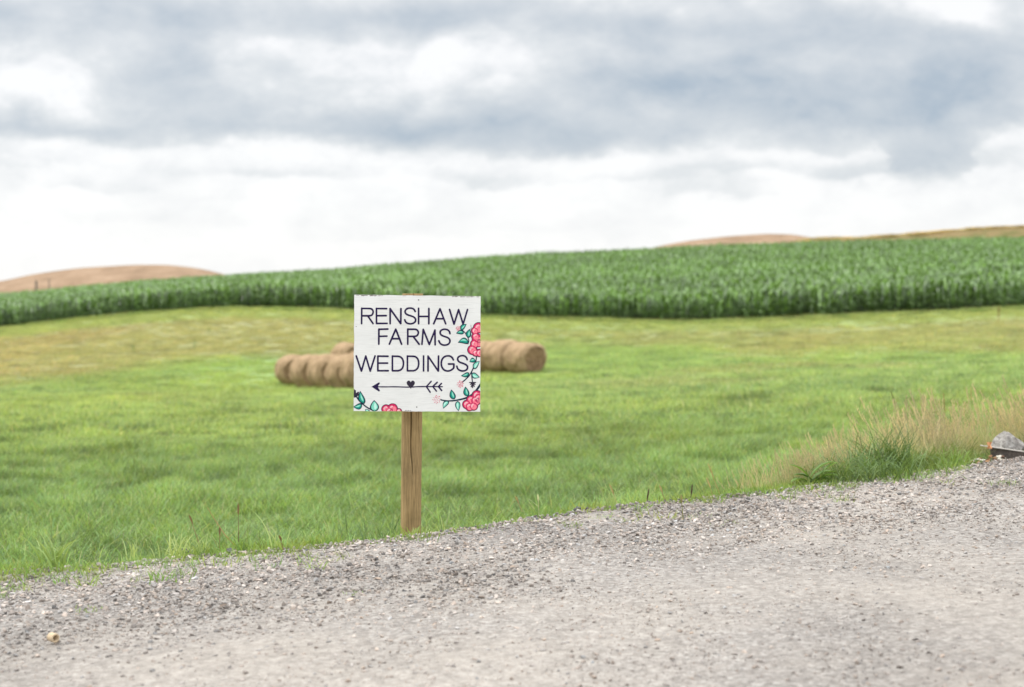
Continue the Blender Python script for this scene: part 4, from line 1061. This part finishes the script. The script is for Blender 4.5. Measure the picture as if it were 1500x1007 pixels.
# thin board lying on edge in front of the rock
bs = MB(); A_ = at(1438, 652.5, 9.20); B_ = at(1530, 665.5, 9.10)
bd = empty('board_scrap', ((A_ + B_) / 2)); tag(bd, 'narrow dark board with a pale strip on top lying by the rock', 'board')
o0 = bd.location
def bar(mb, a, b_, hh, th):
    d = (b_ - a).normalized(); n_ = Vector((0, 1, 0)); up = Vector((0, 0, 1)); vs = []
    for p in (a, b_):
        for q, r2 in ((0, 0), (1, 0), (1, 1), (0, 1)): vs.append(p - o0 + n_ * th * q - up * hh * r2)
    mb.add(vs, [(0, 1, 2, 3), (7, 6, 5, 4), (0, 4, 5, 1), (1, 5, 6, 2), (2, 6, 7, 3), (3, 7, 4, 0)])
m1, N = new_mat('dark_board'); pos = N.n('ShaderNodeNewGeometry').outputs['Position']
c = N.ramp(N.noise(pos, 60, 5, .7), [(.3, (.05, .04, .035)), (.7, (.15, .125, .105))]); b = princ(N, c, .85, .2); N.L.new(b.outputs[0], N.out.inputs[0])
m2, N = new_mat('pale_strip'); pos = N.n('ShaderNodeNewGeometry').outputs['Position']
c = N.ramp(N.noise(pos, 60, 5, .7), [(.3, (.42, .38, .33)), (.7, (.62, .58, .52))]); b = princ(N, c, .7, .3); N.L.new(b.outputs[0], N.out.inputs[0])
mb = MB(); bar(mb, at(1452, 656, 9.20), B_ - Vector((0, 0, .006)), .062, .02); mb.build('board_face', m1, bd)
mb = MB(); bar(mb, A_, B_, .006, .03); mb.build('top_strip', m2, bd)
m3, N = new_mat('orange_ribbon'); b = princ(N, (.72, .34, .16), .6, .3); N.L.new(b.outputs[0], N.out.inputs[0])
mb = MB(); r = random.Random(2); o1 = at(1449, 652, 9.17)
for k in range(5):
    a = r.uniform(-.6, .6); p = Vector((0, 0, .018)); pth = [p.copy()]
    for j in range(5): p = p + Vector((.004 * math.sin(j * 1.3 + k), -.003 * math.cos(j + k), -.0085)); pth.append(p.copy())
    mb.strip([q + Vector((.006 * (k - 2), -.004, 0)) for q in pth], .013, Vector((math.cos(a), math.sin(a), 0)), (1, 1, 1), lambda f: 1)
ob = mb.build('marker_ribbon', m3); ob.location = o1; tag(ob, 'small knotted orange marker ribbon on the board by the rock', 'ribbon')
# brown rubble and dead leaves below the board
rng = np.random.default_rng(77); n = 210; u = rng.uniform(1405, 1540, n); y = edge_t(u) + rng.uniform(-.05, .30, n) - .02; x = (u - 750) / F * y
s = rng.uniform(.015, .045, n); z = ground_z(x, y) + .03 + s * .2
kk = rng.random(n); tt = np.where((kk < .5)[:, None], np.array([.30, .17, .085]), np.where((kk < .75)[:, None], np.array([.14, .08, .055]), np.array([.50, .46, .38]))) * rng.uniform(.7, 1.3, n)[:, None]
tag(scatter('rubble', np.stack([x, y, z], -1), rng.normal(0, .4, (n, 3)) + np.array([0, 0, 3.]), np.stack([s, s * .8, s * .6], -1), tt, rng.integers(0, 12, n), stones, ms), 'brown rubble and dead leaf bits below the board by the rock', 'rubble', kind='stuff')
n = 120; u = rng.uniform(1240, 1420, n); y = edge_t(u) + rng.uniform(-.03, .12, n); x = (u - 750) / F * y; s = rng.uniform(.012, .03, n); z = ground_z(x, y) + .03
tt = np.array([.42, .25, .10]) * rng.uniform(.5, 1.3, n)[:, None]
tag(scatter('leaf_litter', np.stack([x, y, z], -1), rng.normal(0, .4, (n, 3)), np.stack([s, s * .8, s * .4], -1), tt, rng.integers(0, 12, n), stones, ms), 'orange brown leaf litter under the grass clumps of the right verge', 'leaf litter', kind='stuff')

# small weeds creeping from the field into the gravel edge
pw = []
for k in range(5):
    r = random.Random(900 + k); mb = MB(); blades(mb, r, 26, .075, .85, .0045, (.9, .95, .85), 0, 1.2, 4, .035); pw.append(mb.mesh('creeping_weed_mesh'))
rng = np.random.default_rng(66); n = 2600; x = rng.uniform(-3.2, 2.7, n); e = road_edge(x); d = rng.exponential(.17, n) - .12; y = e - d
m = (rng.random(n) < sstep(.44, .60, fbm(x, y, .45, 67)) * .8 + .06) & (d < .75); x, y, d = x[m], y[m], d[m]; n = len(x)
z = np.where(d > 0, road_z(x) + .018, ground_z(x, y) + .03); s_ = rng.uniform(.5, 1.3, n)
tt = np.array([.22, .32, .09]) * rng.uniform(.7, 1.35, n)[:, None] * np.stack([rng.uniform(.85, 1.35, n), np.ones(n), np.ones(n)], -1)
tag(scatter('creeping_weeds', np.stack([x, y, z], -1), np.stack([x * 0, x * 0, rng.uniform(0, 6, n)], -1), np.stack([s_, s_, s_], -1), tt, rng.integers(0, 5, n), pw, mg), 'small green weeds creeping into the gravel along the road edge', 'weeds', kind='stuff')

# dark stones that stand out on the edge
for (u, v, sz, dark, lb) in ((846, 749, .045, .07, 'dark angular stone on the gravel edge right of the sign'), (272, 812, .05, .12, 'flat dark stone beside the largest pale tuft'),
                             (338, 812, .055, .10, 'long dark stone under the curved dry stalk'), (78 + 760, 757, .03, .45, 'pale stone left of the dark angular stone')):
    p, s = road_pt(u, v); me = rock_mesh('edge_stone', int(u), 3, .55)
    m, N = new_mat('stone_tone'); pos = N.n('ShaderNodeNewGeometry').outputs['Position']
    c = N.vm('SCALE', (dark * 1.05, dark, dark), N.mr(N.noise(pos, 50, 4, .7), .3, .7, .6, 1.5)); b = princ(N, c, .8, .25); N.L.new(b.outputs[0], N.out.inputs[0])
    o = link('stone', me, m); o.location = p + Vector((0, 0, sz * .12 - .012)); o.scale = (sz * 1.1, sz * .9, sz * 1.1); tag(o, lb, 'stone')

# short hollow tan tube lying on the road at lower left
p, s = road_pt(78, 941)
mt, N = new_mat('tan_cardboard'); pos = N.n('ShaderNodeNewGeometry').outputs['Position']
c = N.ramp(N.noise(pos, 120, 4, .6), [(.3, (.42, .31, .19)), (.7, (.55, .43, .29))]); b = princ(N, c, .7, .25); N.L.new(b.outputs[0], N.out.inputs[0])
bm = bmesh.new(); n = 28; R0, R1, L = .0155, .0105, .034; rings = []
for (xx, rr) in ((-L / 2, R0 * .93), (-L / 2 + .003, R0), (L / 2 - .002, R0), (L / 2, R0 * .95), (L / 2, R1), (-L / 2 + .008, R1 * .95)):
    rings.append([bm.verts.new((xx, rr * math.cos(6.2832 * k / n), rr * math.sin(6.2832 * k / n))) for k in range(n)])
for a_, b_ in zip(rings, rings[1:]):
    for k in range(n): bm.faces.new((a_[k], a_[(k + 1) % n], b_[(k + 1) % n], b_[k]))
bm.faces.new(rings[0][::-1]); bm.faces.new(rings[-1])
bmesh.ops.recalc_face_normals(bm, faces=bm.faces)
me = bpy.data.meshes.new('tan_tube'); bm.to_mesh(me); bm.free(); me.polygons.foreach_set('use_smooth', [True] * len(me.polygons))
o = link('tan_tube', me, mt); o.location = p + Vector((0, 0, -.002)); o.rotation_euler = (0, 0, -.75); tag(o, 'short hollow tan tube lying on the gravel at lower left', 'tube')

# ------------------------------------------------------------------ odd weeds standing in the field
def field_weed(u, v, hpx, col, lb, n=26, wd=.02):
    # find the distance at which the ground is seen at this row
    T = np.linspace(12, 100, 400); vv = HZ - ground_z((u - 750) / F * T, T) / T * F; t = float(T[np.argmin(np.abs(vv - v))])
    x = (u - 750) / F * t; H = hpx * t / F + .15; r = random.Random(int(u)); mb = MB()
    mb.tube([(0, 0, -.05), (.02, 0, H * .5), (0, 0, H)], [.012, .009, .004], 5, col)
    for k in range(n):
        a = r.uniform(0, 6.28); z = H * r.uniform(.25, 1); d = Vector((math.cos(a), math.sin(a), .9)) * r.uniform(.04, .13)
        mb.strip([Vector((0, 0, z)), Vector((0, 0, z)) + d * .6, Vector((0, 0, z)) + d], wd * 1.6, Vector((-math.sin(a), math.cos(a), 0)), jit(col, r), lambda f: math.sin(math.pi * (.2 + .75 * f)))
    o = mb.build('field_weed', lm); o.location = (x, t, gz(x, t)); tag(o, lb, 'weed', 'single weeds standing in the field')
field_weed(1463, 474, 20, (.22, .07, .03), 'rusty red dock weed in the field at the far right below the corn', 50, .03)
field_weed(1356, 512, 14, (.06, .05, .03), 'thin dark weed stalk in the field left of the rusty weed', 6, .01)
field_weed(306, 474, 8, (.07, .16, .04), 'green weed in the dry band at left, nearest the corn')
field_weed(285, 515, 14, (.09, .19, .05), 'pale green upright weed in the dry band left of the bales')
field_weed(195, 518, 9, (.09, .19, .05), 'small green weed at the left of the dry band')

# ragged tufts along the dry ridge on the right skyline
rng = np.random.default_rng(31); n = 420; u = rng.uniform(1170, 1560, n); t = rng.uniform(318, 333, n)
vv = np.interp(u, [1120, 1160, 1185, 1240, 1300, 1350, 1400, 1490, 1650], [372, 356, 350.5, 349.5, 346, 342, 337, 333, 330]); x = (u - 750) / F * 330; z = (HZ - vv) / F * 330 - .25
s = rng.uniform(1.2, 2.4, n); tt = np.array([.55, .45, .25]) * rng.uniform(.6, 1.3, n)[:, None]
tag(scatter('ridge_grass', np.stack([x, t, z], -1), np.stack([t * 0, t * 0, rng.uniform(0, 6, n)], -1), np.stack([s, s, s], -1), tt, rng.integers(0, 5, n), far_p, mg), 'dry brown grass along the ridge on the right skyline', 'grass', kind='stuff')

scene.cycles.use_denoising = True
scene.cycles.max_bounces = 6; scene.cycles.transparent_max_bounces = 4; scene.cycles.diffuse_bounces = 3
